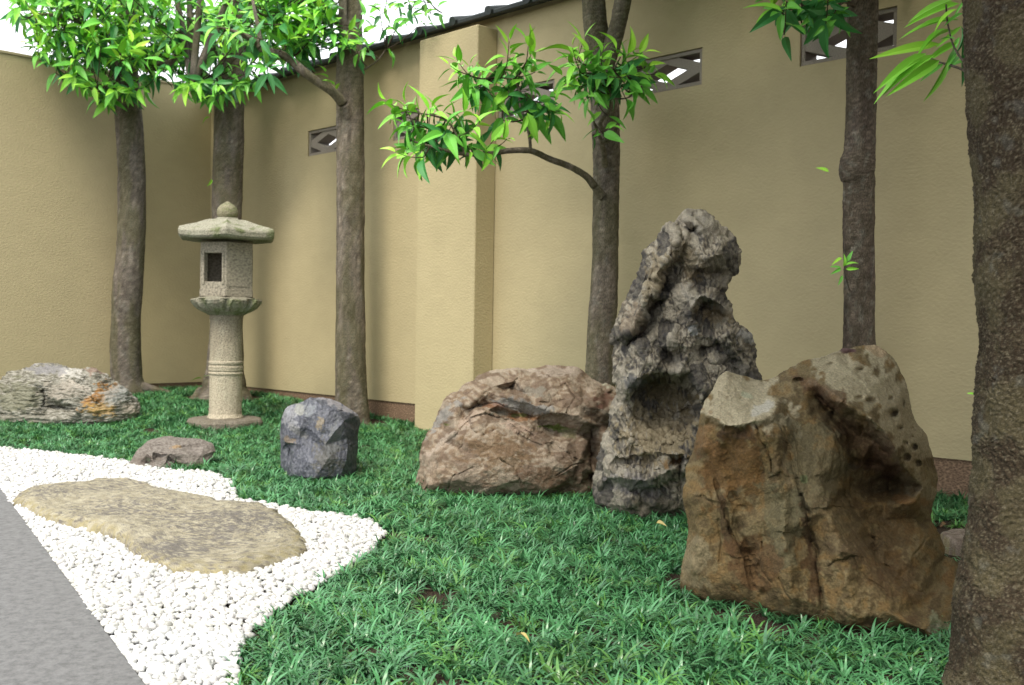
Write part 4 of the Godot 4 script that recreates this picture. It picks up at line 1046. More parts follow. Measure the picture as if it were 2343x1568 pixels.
	# the blue slate stone
	rock("slate_stone", "squat blue grey slate stone with a slanted flat top", {
		"f": 0.15566, "ox": 610.2, "oy": 878.6, "d": 5.72, "core": [760, 800], "grid": 200, "n": 420, "rings": 120, "blur": 1, "thick": 0.28, "lip": 0.035, "smooth": 1, "relief": 1.25, "seed": 17, "mottle": 0.03, "mottle_stretch": Vector2(1.2, 0.7),
		"outline": [185, 680, 0.0, 200, 560, 0.0, 240, 400, 0.0, 290, 330, -0.02, 400, 285, -0.03, 520, 255, -0.04, 640, 195, -0.08, 700, 205, -0.1, 820, 185, -0.12, 950, 220, -0.12, 1100, 290, -0.1, 1250, 370, -0.07, 1360, 445, -0.03, 1390, 560, -0.04, 1370, 640, -0.03, 1350, 700, 0.0, 1345, 900, 0.0, 1335, 1100, 0.0, 1325, 1300, 0.02, 1250, 1480, 0.06, 1000, 1530, 0.12, 600, 1540, 0.14, 400, 1500, 0.1, 250, 1430, 0.05, 205, 1200, 0.0, 190, 1000, 0.0],
		"shape": [640, 235, 0.03, 700, 235, 0.05, 740, 400, 0.12, 830, 325, 0.12, 950, 345, 0.12, 1060, 372, 0.12, 1250, 425, 0.06, 1350, 470, 0.01, 560, 320, 0.06, 400, 330, 0.03, 380, 480, 0.08, 560, 480, 0.11, 300, 520, 0.05, 330, 620, 0.08, 480, 650, 0.12, 600, 640, 0.11, 700, 520, 0.12, 560, 720, 0.105, 480, 820, 0.10, 640, 800, 0.11, 800, 600, 0.16, 740, 760, 0.15, 720, 880, 0.13, 560, 900, 0.11, 430, 880, 0.12, 260, 860, 0.07, 300, 920, 0.04, 340, 1050, 0.06, 400, 1000, 0.12, 600, 970, 0.15, 850, 900, 0.18, 900, 1100, 0.20, 600, 1150, 0.19, 360, 1150, 0.12, 400, 1350, 0.15, 700, 1400, 0.21, 1000, 700, 0.17, 1130, 560, 0.12, 1180, 800, 0.10, 1200, 900, 0.11, 1290, 700, 0.04, 1180, 1100, 0.14, 1260, 1200, 0.06, 1100, 1350, 0.15, 260, 1200, 0.05],
		"creases": [[12, -0.02, 830, 320, 950, 350, 1070, 385, 1170, 390], [10, -0.015, 400, 300, 370, 480, 340, 560], [10, -0.015, 600, 280, 560, 400, 560, 520], [10, -0.012, 700, 260, 740, 360], [12, -0.02, 240, 880, 330, 920, 330, 1070, 330, 1300], [11, -0.014, 1200, 800, 1240, 930, 1300, 890]],
		"holes": [[590, 760, 90, 120, 0.010]],
		"tones": [Color(0.105, 0.11, 0.145), Color(0.145, 0.15, 0.185), Color(0.19, 0.195, 0.23), Color(0.08, 0.085, 0.11)],
		"patches": [[350, 450, 140, 200, 10, Color(0.37, 0.37, 0.40), 0.75], [600, 370, 130, 110, 0, Color(0.27, 0.285, 0.31), 0.7], [470, 380, 90, 110, 10, Color(0.37, 0.37, 0.33), 0.7], [1050, 300, 330, 60, 22, Color(0.33, 0.31, 0.33), 0.85], [780, 590, 60, 90, 25, Color(0.36, 0.29, 0.19), 0.7], [320, 830, 90, 60, 0, Color(0.27, 0.20, 0.13), 0.7], [1230, 720, 120, 200, 0, Color(0.07, 0.075, 0.09), 0.7], [900, 1050, 200, 330, 15, Color(0.14, 0.13, 0.10), 0.6], [1000, 800, 120, 260, 15, Color(0.25, 0.26, 0.28), 0.55], [450, 700, 170, 50, 30, Color(0.30, 0.29, 0.28), 0.5]],
		"layers": [[noise(S, 5.0, 2, 111), one, 0.004], [warped(cells(7.0, 116, FastNoiseLite.RETURN_DISTANCE2_SUB), 0.06, 6.0), Vector3(1.3, 0.7, 1.0), 0.004], [noise(S, 14.0, 4, 112), Vector3(1.2, 0.7, 1.0), 0.004], [noise(S, 50.0, 3, 113), one, 0.0025]],
	}, M.slate)
	# the striped rock by the far trunk
	rock("striped_rock", "low layered rock streaked grey, white and orange at the far left", {
		"f": 0.22396, "ox": 0.0, "oy": 805.4, "d": 7.9, "core": [620, 430], "grid": 240, "n": 480, "rings": 120, "blur": 2, "thick": 0.4, "lip": 0.06, "smooth": 2, "seed": 23, "mottle": 0.04, "mottle_stretch": Vector2(0.7, 3.0),
		"outline": [-180, 800, 0.1, -190, 400, 0.0, -60, 320, -0.04, 20, 270, -0.06, 70, 225, -0.06, 150, 195, -0.08, 290, 165, -0.1, 340, 130, -0.1, 400, 125, -0.1, 520, 118, -0.1, 640, 140, -0.1, 700, 165, -0.1, 830, 185, -0.1, 900, 160, -0.12, 980, 165, -0.12, 1040, 210, -0.12, 1100, 230, -0.12, 1150, 300, -0.12, 1240, 350, -0.12, 1320, 390, -0.12, 1370, 460, -0.12, 1430, 530, -0.1, 1400, 640, 0.0, 1300, 740, 0.08, 1200, 790, 0.14, 1050, 800, 0.16, 800, 820, 0.18, 400, 850, 0.2, 100, 850, 0.2],
		"shape": [0, 450, 0.12, 100, 300, 0.05, 150, 600, 0.22, 300, 250, 0.05, 350, 330, 0.16, 300, 500, 0.24, 450, 350, 0.16, 460, 430, 0.14, 480, 250, 0.06, 560, 300, 0.15, 560, 480, 0.24, 520, 560, 0.14, 700, 230, 0.08, 800, 280, 0.14, 700, 400, 0.2, 700, 520, 0.23, 700, 580, 0.15, 850, 350, 0.17, 880, 220, 0.0, 960, 250, 0.05, 1000, 350, 0.12, 950, 450, 0.22, 1080, 430, 0.14, 850, 560, 0.26, 1000, 600, 0.27, 1180, 420, 0.08, 1250, 500, 0.08, 1150, 560, 0.18, 1300, 600, 0.08, 400, 680, 0.26, 700, 680, 0.27, 1100, 690, 0.24],
		"creases": [[12, -0.05, 430, 380, 460, 470, 440, 560, 620, 560, 760, 600], [10, 0.03, 780, 290, 870, 360, 920, 460, 1000, 540], [9, -0.025, 480, 460, 700, 540, 760, 520], [9, -0.025, 660, 560, 820, 600, 1000, 640], [9, -0.03, 1050, 220, 1080, 290], [8, -0.02, 340, 280, 480, 310, 640, 270], [8, -0.018, 0, 420, 200, 400, 420, 420], [8, -0.018, 0, 520, 200, 500, 420, 510], [8, -0.018, 0, 640, 200, 620, 420, 640, 650, 630], [8, -0.018, 480, 390, 640, 380, 800, 420, 900, 430], [7, -0.015, 500, 430, 700, 440, 900, 490]],
		"holes": [],
		"tones": [Color(0.23, 0.215, 0.165), Color(0.42, 0.40, 0.34), Color(0.58, 0.55, 0.49), Color(0.13, 0.12, 0.09)],
		"patches": [[730, 225, 120, 60, 10, Color(0.72, 0.69, 0.64), 0.9], [860, 380, 50, 170, -38, Color(0.66, 0.60, 0.52), 0.8], [1010, 450, 110, 150, 20, Color(0.45, 0.22, 0.06), 0.85], [1020, 590, 150, 80, 0, Color(0.55, 0.36, 0.13), 0.75], [200, 470, 260, 170, 0, Color(0.22, 0.22, 0.14), 0.6], [480, 180, 220, 60, 0, Color(0.32, 0.31, 0.33), 0.7], [950, 200, 90, 40, 20, Color(0.36, 0.24, 0.19), 0.7], [1200, 450, 170, 90, 35, Color(0.44, 0.45, 0.43), 0.75], [640, 400, 200, 90, 5, Color(0.52, 0.46, 0.39), 0.6], [1300, 600, 80, 60, 0, Color(0.55, 0.47, 0.38), 0.6], [300, 690, 350, 50, 0, Color(0.33, 0.31, 0.26), 0.6]],
		"layers": [[noise(S, 4.0, 3, 121), one, 0.02], [noise(S, 6.0, 4, 122, RID), Vector3(0.6, 4.2, 0.6), 0.015], [noise(S, 30.0, 3, 123), Vector3(0.7, 1.6, 0.7), 0.008]],
	}, M.rock)
	# the low grey-brown stone at the gravel's edge
	rock("edge_stone", "low grey brown angular stone where grass meets the gravel, below the lantern", {
		"f": 0.22396, "ox": 0.0, "oy": 805.4, "d": 5.95, "core": [1730, 1050], "grid": 160, "n": 320, "rings": 90, "blur": 1, "thick": 0.22, "lip": 0.03, "smooth": 1, "relief": 1.2, "seed": 29, "mottle": 0.035,
		"outline": [1270, 1230, 0.06, 1310, 1120, 0.04, 1350, 1050, 0.02, 1400, 980, -0.02, 1500, 900, -0.1, 1600, 872, -0.14, 1750, 858, -0.18, 1900, 870, -0.18, 2050, 890, -0.16, 2180, 925, -0.12, 2220, 1010, -0.06, 2160, 1120, 0.0, 2100, 1250, 0.06, 1900, 1310, 0.14, 1600, 1310, 0.16, 1400, 1290, 0.12],
		"shape": [1430, 1020, 0.05, 1520, 960, -0.02, 1650, 930, -0.06, 1800, 960, 0.0, 1950, 930, -0.06, 2080, 960, -0.02, 1560, 1020, 0.05, 1720, 1040, 0.07, 1900, 1040, 0.07, 1500, 1040, 0.06, 1600, 1085, 0.03, 1420, 1130, 0.07, 1520, 1140, 0.04, 1560, 1110, 0.12, 1500, 1190, 0.14, 1680, 1120, 0.12, 1720, 1090, 0.07, 1800, 1150, 0.06, 1850, 1200, 0.05, 1700, 1200, 0.16, 1950, 1120, 0.08, 1960, 1200, 0.1, 2050, 1050, 0.04],
		"creases": [[12, -0.02, 1700, 1080, 1800, 1150, 1890, 1220], [9, -0.012, 1440, 950, 1560, 960, 1700, 940], [9, -0.012, 1760, 970, 1880, 970, 2060, 950]],
		"holes": [],
		"tones": [Color(0.25, 0.215, 0.19), Color(0.30, 0.26, 0.232), Color(0.335, 0.295, 0.262), Color(0.21, 0.178, 0.155)],
		"patches": [[1790, 965, 70, 16, 5, Color(0.45, 0.31, 0.17), 0.8], [1460, 1110, 120, 50, 0, Color(0.17, 0.135, 0.11), 0.6], [1850, 1190, 30, 80, -50, Color(0.16, 0.10, 0.05), 0.6]],
		"layers": [[noise(S, 5.0, 3, 131), one, 0.014], [warped(cells(7.0, 136, FastNoiseLite.RETURN_DISTANCE2_SUB), 0.05, 7.0), Vector3(1.0, 1.4, 1.0), 0.007], [noise(S, 12.0, 4, 132), Vector3(1.0, 1.8, 1.0), 0.004], [noise(S, 45.0, 3, 133), one, 0.003]],
	}, M.rock)
	# footprints to keep the grass out of
	for c in [[1880, 1400, 0.30, 0.28], [1720, 1380, 0.22, 0.24], [2050, 1420, 0.28, 0.25], [1530, 1170, 0.30, 0.18], [1180, 1110, 0.40, 0.22], [1060, 1120, 0.22, 0.2], [1330, 1105, 0.25, 0.2], [730, 1085, 0.17, 0.14], [150, 955, 0.38, 0.3], [30, 960, 0.3, 0.3], [250, 945, 0.25, 0.2], [385, 1065, 0.15, 0.1]]:
		var p := on_ground(c[0], c[1])
		keep_clear.append([Vector2(p.x, p.z - c[3]), c[2]])
	# the flat stepping stone in the gravel
	var crop := [65, 450, 110, 400, 180, 375, 350, 360, 500, 350, 600, 330, 750, 335, 850, 345, 1000, 390, 1150, 410, 1300, 435, 1330, 462, 1450, 465, 1600, 475, 1700, 530, 1800, 610, 1860, 700, 1880, 740, 1800, 785, 1680, 825, 1500, 872, 1350, 887, 1200, 882, 1050, 865, 900, 815, 800, 758, 750, 700, 690, 672, 600, 638, 480, 607, 350, 582, 250, 542, 150, 487]
	var rim := PackedVector2Array()
	for k in range(0, crop.size(), 2):
		var p := on_ground(crop[k] * 0.3776, 976.3 + crop[k + 1] * 0.3776, 0.03)
		rim.append(Vector2(p.x, p.z))
	flat_stone("stepping_stone", "long flat buff stepping stone lying in the white gravel", "stepping stone", rim, 0.058, 380, 130, [Color(0.42, 0.37, 0.265), Color(0.57, 0.515, 0.385), Color(0.20, 0.18, 0.168)])
	rim = PackedVector2Array()
	for k in 14:
		var a := TAU * k / 14
		var p := on_ground(2205 + cos(a) * 56, 1228 + sin(a) * 15, 0.05)
		rim.append(Vector2(p.x, p.z))
	flat_stone("flat_stone", "small pale flat stone in the bare soil behind the big sandstone boulder", "stone", rim, 0.06, 120, 40, [Color(0.36, 0.28, 0.22), Color(0.48, 0.40, 0.33), Color(0.26, 0.20, 0.16)])


func flat_stone(called: String, label: String, category: String, rim0: PackedVector2Array, high: float, n_phi: int, rings: int, tones: Array) -> void:
	var mid := Vector2.ZERO
	for p in rim0: mid += p / rim0.size()
	var total := 0.0
	for k in rim0.size(): total += (rim0[(k + 1) % rim0.size()] - rim0[k]).length()
	var rim := PackedVector2Array()
	var k0 := 0
	var run := 0.0
	for j in n_phi:
		var want := total * j / n_phi
		while run + (rim0[(k0 + 1) % rim0.size()] - rim0[k0]).length() < want:
			run += (rim0[(k0 + 1) % rim0.size()] - rim0[k0]).length()
			k0 += 1
		rim.append(rim0[k0].lerp(rim0[(k0 + 1) % rim0.size()], (want - run) / (rim0[(k0 + 1) % rim0.size()] - rim0[k0]).length()))
	for pass_ in 3:
		var r2 := rim.duplicate()
		for j in n_phi: rim[j] = (r2[(j + n_phi - 1) % n_phi] + r2[j] * 2.0 + r2[(j + 1) % n_phi]) / 4.0
	var S := FastNoiseLite.TYPE_SIMPLEX_SMOOTH
	var n1 := noise(S, 1.6, 4, 141)
	var n2 := noise(S, 16.0, 4, 142)
	var n3 := noise(S, 13.0, 5, 143)
	var n5 := noise(S, 1.5, 2, 145)
	var n4 := noise(S, 42.0, 3, 144)
	var P := PackedVector3Array()
	var C := PackedColorArray()
	for i in rings + 6:
		var r := float(i) / (rings - 1)
		for j in n_phi:
			var rr := minf(r, 1.0)
			var p := mid + (rim[j] - mid) * maxf(rr, 0.002)
			var edge := 1.0 - rr
			var y := high * pow(maxf(0.0, 1.0 - pow(rr, 16.0)), 0.5)
			y += (n1.get_noise_2dv(p) * 0.020 + n2.get_noise_2d(p.x * 0.7, p.y) * 0.006 + n4.get_noise_2dv(p) * 0.0018) * smoothstep(0.0, 0.12, edge + 0.03)
			if i >= rings: y = -0.02 * (i - rings + 1)
			var q := p + (rim[j] - mid).normalized() * (n2.get_noise_2dv(p) * 0.020 * smoothstep(0.8, 1.0, rr))
			P.append(Vector3(q.x - mid.x, y, q.y - mid.y))
			var v := clampf(n3.get_noise_2dv(p) * 1.3 + 0.5, 0, 1)
			var c: Color = tones[0].lerp(tones[1], v)
			c = c.lerp(tones[2], 0.9 * smoothstep(0.0, 0.30, 0.6 * n3.get_noise_2d(p.x * 0.9 + 7.0, p.y * 1.8) + 0.9 * n4.get_noise_2d(p.x * 0.8, p.y * 1.8) + 0.55 * n5.get_noise_2dv(p)))
			c = c.lerp(Color(0.44, 0.37, 0.17), 0.6 * smoothstep(0.82, 0.98, rr) * smoothstep(-0.1, 0.2, n3.get_noise_2d(p.x * 2.0, p.y * 2.0)))
			C.append(c)
	var o := put(called, grid_mesh(P, rings + 6, n_phi, C, Vector3(0, -0.3, 0)), M.granite_soft, self, Transform3D(Basis(), Vector3(mid.x, mound(mid.x, mid.y), mid.y)))
	tag(o, label, category)
	keep_clear.append([mid, 0.12])


# ------------------------------------------------------------------ trees
func leaf_shape(c: Color) -> ArrayMesh:
	# a lance-shaped leaf, 1 long along +z, folded along its rib and drooping at the tip
	var st := start()
	var segs := 6
	var rows := []
	for i in segs + 1:
		var t := float(i) / segs
		var w := 0.162 * pow(sin(PI * pow(t, 0.72) * 0.985 + 0.012), 0.85) * (1.0 - 0.35 * t) * 1.12
		if i == segs: w = 0.001
		var y := 0.05 * sin(t * PI) - 0.16 * t * t
		rows.append([Vector3(-w, y + w * 0.42, t), Vector3(0, y, t), Vector3(w, y + w * 0.42, t)])
	st.set_smooth_group(0)
	st.set_color(c)
	for i in segs:
		for s in 2:
			var a: Vector3 = rows[i][s]; var b: Vector3 = rows[i][s + 1]; var d: Vector3 = rows[i + 1][s]; var e: Vector3 = rows[i + 1][s + 1]
			for v in [a, b, e, a, e, d]:
				st.set_smooth_group(s + 1)
				st.set_color(c * (1.12 if absf(v.x) < 0.0005 else 1.0))
				st.add_vertex(v)
	return done(st)


class GardenTree:
	var root: Node3D
	var leaves := []      # [Transform3D, tone, colour]
	var limbs := PackedVector3Array()   # sample points that twigs may start from
	var twigs: SurfaceTool


func spline(pts: Array, per: int) -> Array:   # [Vector3, radius] points, Catmull-Rom
	var out: Array = []
	var n := pts.size()
	for k in n - 1:
		var a = pts[maxi(k - 1, 0)]; var b = pts[k]; var c = pts[k + 1]; var d = pts[mini(k + 2, n - 1)]
		for i in per:
			var t := float(i) / per
			out.append([b[0].cubic_interpolate(c[0], a[0], d[0], t), lerpf(b[1], c[1], smoothstep(0, 1, t))])
	out.append(pts[-1])
	return out


func tube(pts: Array, cols: int, tint: Callable, bump: Callable, shift: Vector3, flare := 0.0) -> ArrayMesh:
	var P := PackedVector3Array()
	var C := PackedColorArray()
	var ins := []
	for i in pts.size():
		var p: Vector3 = pts[i][0]
		var dir: Vector3 = (pts[mini(i + 1, pts.size() - 1)][0] - pts[maxi(i - 1, 0)][0]).normalized()
		var ref := Vector3(0, 0, 1) if absf(dir.y) > 0.7 else Vector3.UP
		var u := dir.cross(ref).normalized()
		var v := u.cross(dir).normalized()
		ins.append(p - shift)
		for j in cols:
			var a := TAU * j / cols
			var o := u * cos(a) + v * sin(a)
			var r: float = pts[i][1]
			var q := p + o * r
			q += o * bump.call(q, a, float(i) / pts.size())
			if flare > 0.0:
				var t := float(i) / pts.size()
				q += o * r * flare * pow(maxf(0.0, 1.0 - t / 0.10), 2.0) * maxf(0.0, 0.45 + sin(a * 3.0 + pts[0][0].x * 7.0) + 0.5 * sin(a * 5.0 + 1.0))
			P.append(q - shift)
			C.append(tint.call(q, a))
	return grid_mesh(P, pts.size(), cols, C, ins, true)


func edge_points(list: Array, d0: float, d1: float) -> Array:   # [left, right, y, ...] -> centre and radius
	var out: Array = []
	var n: int = list.size() / 3
	for k in n:
		var d := lerpf(d0, d1, float(k) / (n - 1))
		out.append([at((list[k * 3] + list[k * 3 + 1]) / 2.0, list[k * 3 + 2], d), (list[k * 3 + 1] - list[k * 3]) / 2.0 * d / FOCAL])
	return out


func plant(called: String, label: String, trunk: Array, per: int, cols: int, tint: Callable, bump: Callable, flare: float, mat: Material) -> GardenTree:
	var t := GardenTree.new()
	var foot: Vector3 = trunk[0][0]
	foot.y = mound(foot.x, foot.z)
	t.root = thing(called, label, "tree", foot, "slender trees along the garden wall")
	t.twigs = start()
	t.twigs.set_smooth_group(0)
	keep_clear.append([Vector2(foot.x, foot.z), trunk[0][1] * 1.3])
	put("trunk", tube(spline(trunk, per), cols, tint, bump, foot, flare), mat, t.root)
	return t


func limb(t: GardenTree, called: String, pts: Array, tint: Callable, bump: Callable, mat: Material, cols := 14) -> void:
	var sp := spline(pts, 10)
	put(called, tube(sp, cols, tint, bump, t.root.position), mat, t.root)
	for k in range(4, sp.size(), 2): t.limbs.append(sp[k][0])


func twig(t: GardenTree, a: Vector3, b: Vector3, r0: float, r1: float) -> void:
	var shift: Vector3 = t.root.position
	var sag := Vector3(0, (a.distance_to(b)) * 0.12, 0)
	var prev := []
	var steps := 4
	for i in steps + 1:
		var u := float(i) / steps
		var p := a.lerp(b, u) - sag * sin(PI * u) * 0.6
		var dir := (b - a).normalized()
		var x := dir.cross(Vector3(0.3, 1, 0.2)).normalized()
		var y := x.cross(dir)
		var ring := []
		for k in 5: ring.append(p - shift + (x * cos(TAU * k / 5) + y * sin(TAU * k / 5)) * lerpf(r0, r1, u))
		if prev:
			for k in 5: quad(t.twigs, prev[k], prev[(k + 1) % 5], ring[(k + 1) % 5], ring[k])
		prev = ring


func leaf(t: GardenTree, where: Vector3, dir: Vector3, up: Vector3, size: float, tone: int, wide := 1.0) -> void:
	var z := dir.normalized()
	var x := up.cross(z)
	if x.length() < 0.05: x = Vector3.RIGHT.cross(z)
	x = x.normalized()
	var y := z.cross(x)
	var b := Basis(x, y, z).rotated(z, rng.randf_range(-0.5, 0.5)).scaled_local(Vector3(size * wide * rng.randf_range(0.85, 1.15), size * rng.randf_range(0.4, 1.5), size))
	var k := rng.randf_range(0.8, 1.2)
	var c: Color = leaf_tone[tone]
	t.leaves.append([Transform3D(b, where), tone, Color(c.r * k * rng.randf_range(0.85, 1.2), c.g * k, c.b * k)])


# a shoot: a rosette of young leaves at its tip and older, darker, hanging leaves below
func shoot(t: GardenTree, tip: Vector3, axis: Vector3, count: int, size: float, bright: float, reach := 0.0) -> void:
	var A := axis.normalized()
	var x := A.cross(Vector3(0.31, 0.2, 0.93)).normalized()
	var y := A.cross(x)
	var from := tip - A * size * 0.9
	if t.limbs.size():
		var best := 1e9
		var start_at := from
		for p in t.limbs:
			var d: float = p.distance_to(from) + maxf(0.0, p.y - from.y) * 0.5
			if d < best:
				best = d
				start_at = p
		if best < 1.6: twig(t, start_at, from, 0.0055, 0.0035)
	twig(t, from, tip, 0.0035, 0.002)
	for k in count:
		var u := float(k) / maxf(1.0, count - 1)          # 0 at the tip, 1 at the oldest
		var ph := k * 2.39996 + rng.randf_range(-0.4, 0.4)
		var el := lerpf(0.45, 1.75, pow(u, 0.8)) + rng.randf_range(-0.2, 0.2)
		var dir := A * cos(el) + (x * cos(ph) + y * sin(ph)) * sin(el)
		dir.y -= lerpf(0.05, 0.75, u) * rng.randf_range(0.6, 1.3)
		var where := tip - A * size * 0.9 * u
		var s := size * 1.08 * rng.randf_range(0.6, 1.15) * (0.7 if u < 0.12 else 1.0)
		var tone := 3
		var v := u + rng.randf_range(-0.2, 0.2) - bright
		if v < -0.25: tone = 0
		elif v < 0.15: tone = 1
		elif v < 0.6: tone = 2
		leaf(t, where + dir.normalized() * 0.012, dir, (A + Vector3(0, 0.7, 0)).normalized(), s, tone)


func finish_tree(t: GardenTree) -> void:
	t.twigs.generate_normals()
	var tw := put("twigs", t.twigs.commit(), M.twig, t.root)
	tw.set_meta("kind", "stuff")
	var inv := cam_basis.inverse()
	var ranked := []
	var rest := []
	for l in t.leaves:
		var q: Vector3 = inv * (l[0].origin + l[0].basis.z * 0.5 - EYE)
		l[0].origin -= t.root.position
		if q.z < -0.3 and absf(q.y / q.z) < 0.345 and absf(q.x / q.z) < 0.51:
			ranked.append([l[0].basis.z.length() / -q.z, l])
		else:
			rest.append([l[0], l[2]])
	ranked.sort_custom(func(a, b): return a[0] > b[0])
	for n in ranked.size():
		var l = ranked[n][1]
		if n < 300:
			var o := MeshInstance3D.new()
			o.name = "leaf" if n == 0 else "leaf_%03d" % n
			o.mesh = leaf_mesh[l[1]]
			o.material_override = M.leaf
			o.transform = l[0]
			t.root.add_child(o)
		else:
			rest.append([l[0], l[2]])
	if rest.size():
		scatter("foliage", leaf_plain, rest, M.leaf, t.root)


func in_area(poly: Array) -> Vector2:
	var pg := PackedVector2Array()
	for k in range(0, poly.size(), 2): pg.append(Vector2(poly[k], poly[k + 1]))
	var box := Rect2(pg[0], Vector2.ZERO)
	for p in pg: box = box.expand(p)
	for tries in 60:
		var p := box.position + Vector2(rng.randf(), rng.randf()) * box.size
		if Geometry2D.is_point_in_polygon(p, pg): return p
	return pg[0]


func crown_above(t: GardenTree, centre: Vector3, radius: Vector3, count: int, tint: Callable, bump: Callable) -> void:
	# limbs and shoots of the crown that rises past the top of the picture
	var top: Vector3 = t.limbs[t.limbs.size() - 1] if t.limbs.size() else centre
	for k in 5:
		var a := k * 2.4 + 0.5
		var e := centre + Vector3(cos(a) * radius.x * 0.75, rng.randf_range(-0.2, 0.6) * radius.y, sin(a) * radius.z * 0.75)
		limb(t, "branch", [[top, 0.035], [top.lerp(e, 0.45) + Vector3(0, 0.15, 0), 0.022], [e, 0.008]], tint, bump, M.bark, 8)
	for k in count:
		var v := Vector3(rng.randfn(), rng.randfn(), rng.randfn()).normalized() * pow(rng.randf(), 0.4)
		shoot(t, centre + v * radius, v + Vector3(0, 0.5, 0), 9, rng.randf_range(0.13, 0.18), rng.randf_range(-0.1, 0.3))


func trees() -> void:
	var S := FastNoiseLite.TYPE_SIMPLEX_SMOOTH
	var n1 := noise(S, 2.2, 4, 151)
	var n2 := noise(S, 14.0, 4, 152)
	var n3 := noise(S, 45.0, 3, 153)
	var tinted := func(lo: Color, hi: Color, green: float) -> Callable:
		return func(p: Vector3, _a: float) -> Color:
			var c: Color = lo.lerp(hi, clampf(0.5 + 0.7 * n2.get_noise_3d(p.x * 1.6, p.y * 0.25, p.z * 1.6) + 0.4 * n1.get_noise_3dv(p), 0, 1))
			c = c.lerp(Color(0.34, 0.32, 0.27), 0.6 * smoothstep(0.18, 0.42, n2.get_noise_3d(p.x * 1.4, p.y * 0.9, p.z * 1.4 + 9.0)))
			c = c * (1.0 + 0.7 * n3.get_noise_3d(p.x * 0.7, p.y * 1.2, p.z * 0.7))
			c = c.lerp(c * 1.5, smoothstep(0.15, 0.4, n3.get_noise_3d(p.x * 0.35 + 5.0, p.y * 1.9, p.z * 0.35)))
			return c.lerp(Color(0.17, 0.165, 0.06), green * smoothstep(0.0, 0.4, n1.get_noise_3d(p.x * 3.0, p.y * 0.7, p.z * 3.0) + 0.25))
	var bark_bump := func(p: Vector3, _a: float, _t: float) -> float:
		return 0.006 * n1.get_noise_3d(p.x * 3.0, p.y, p.z * 3.0) + 0.004 * n2.get_noise_3d(p.x, p.y * 0.4, p.z) + 0.0045 * maxf(0.0, n3.get_noise_3d(p.x * 0.35 + 5.0, p.y * 1.9, p.z * 0.35))
	var slim := func(p: Vector3, _a: float, _t: float) -> float: return 0.0015 * n2.get_noise_3dv(p)
	var T1: Callable = tinted.call(Color(0.20, 0.165, 0.135), Color(0.36, 0.31, 0.26), 0.5)
	var T3: Callable = tinted.call(Color(0.22, 0.18, 0.14), Color(0.39, 0.33, 0.265), 0.45)
	var T5: Callable = tinted.call(Color(0.15, 0.112, 0.088), Color(0.26, 0.205, 0.165), 0.15)

	# 1: behind the striped rock
	var t := plant("garden_tree", "leftmost slender tree, its bowed trunk rising behind the striped rock", edge_points([246, 345, 925, 252, 334, 895, 255, 324, 860, 254, 321, 800, 256, 320, 732, 259, 325, 655, 268, 330, 565, 271, 332, 430, 269, 329, 350, 262, 323, 260, 259, 317, 200, 264, 313, 130, 272, 318, 60, 280, 320, -40, 290, 322, -160], 9.55, 9.3), 14, 40, T1, func(p, a, tt): return bark_bump.call(p, a, tt) - 0.012 * exp(-pow((fposmod(a + 0.5, TAU) - 2.6) / 0.28, 2.0)), 0.5, M.bark)
	for r in [[325, 890, 370, 893, 415, 902, 9.5], [262, 895, 235, 905, 205, 918, 9.4]]:
		limb(t, "root", [[at(r[0], r[1] - 4, r[6]), 0.05], [at(r[2], r[3] + 2, r[6]), 0.026], [at(r[4], r[5] + 8, r[6]), 0.012]], T1, bark_bump, M.bark)
	t.limbs.clear()
	limb(t, "branch", [[at(290, 120, 9.3), 0.06], [at(350, 150, 9.1), 0.05], [at(390, 140, 8.9), 0.03], [at(430, 90, 8.8), 0.015]], T1, slim, M.bark)
	limb(t, "branch", [[at(290, 130, 9.3), 0.05], [at(230, 70, 9.0), 0.03], [at(150, 40, 8.7), 0.018], [at(70, 30, 8.5), 0.008]], T1, slim, M.bark)
	limb(t, "branch", [[at(285, 190, 9.3), 0.03], [at(250, 200, 9.0), 0.02], [at(215, 215, 8.8), 0.01]], T1, slim, M.bark)
	limb(t, "branch", [[at(295, 40, 9.3), 0.05], [at(320, -60, 9.2), 0.04], [at(330, -180, 9.2), 0.02]], T1, slim, M.bark)
	for k in 155:
		var p := in_area([20, 0, 70, 62, 50, 88, 120, 120, 150, 165, 200, 160, 300, 165, 380, 165, 395, 90, 390, 0, 300, -60, 60, -50])
		shoot(t, at(p.x, p.y, rng.randf_range(8.5, 9.6)), Vector3(rng.randf_range(-0.7, 0.6), rng.randf_range(0.0, 0.9), rng.randf_range(0.0, 0.8)), 9, rng.randf_range(0.14, 0.19), rng.randf_range(0.05, 0.55))
	for p in [[200, 200], [225, 225], [245, 235], [190, 185], [260, 205], [280, 215], [215, 205], [235, 195], [300, 205], [170, 175]]:
		shoot(t, at(p[0], p[1], rng.randf_range(8.7, 9.0)), Vector3(rng.randf_range(-0.5, 0.3), -0.25, 0.5), 10, 0.165, rng.randf_range(0.1, 0.6))
	crown_above(t, at(250, -330, 9.2), Vector3(1.2, 0.9, 1.1), 20, T1, slim)
	finish_tree(t)

	# 2: in the corner, behind the lantern
	t = plant("garden_tree", "slender tree in the wall corner directly behind the stone lantern", edge_points([440, 590, 955, 452, 575, 915, 464, 562, 880, 474, 556, 833, 482, 554, 732, 485, 552, 600, 486, 552, 495, 487, 554, 400, 489, 557, 335, 492, 558, 235, 498, 562, 150, 503, 570, 100, 508, 560, 30, 512, 558, -80], 9.35, 9.3), 14, 40, T1, bark_bump, 0.35, M.bark)
	limb(t, "root", [[at(462, 895, 9.3), 0.05], [at(440, 918, 9.2), 0.035], [at(418, 932, 9.1), 0.015]], T1, bark_bump, M.bark)
	t.limbs.clear()
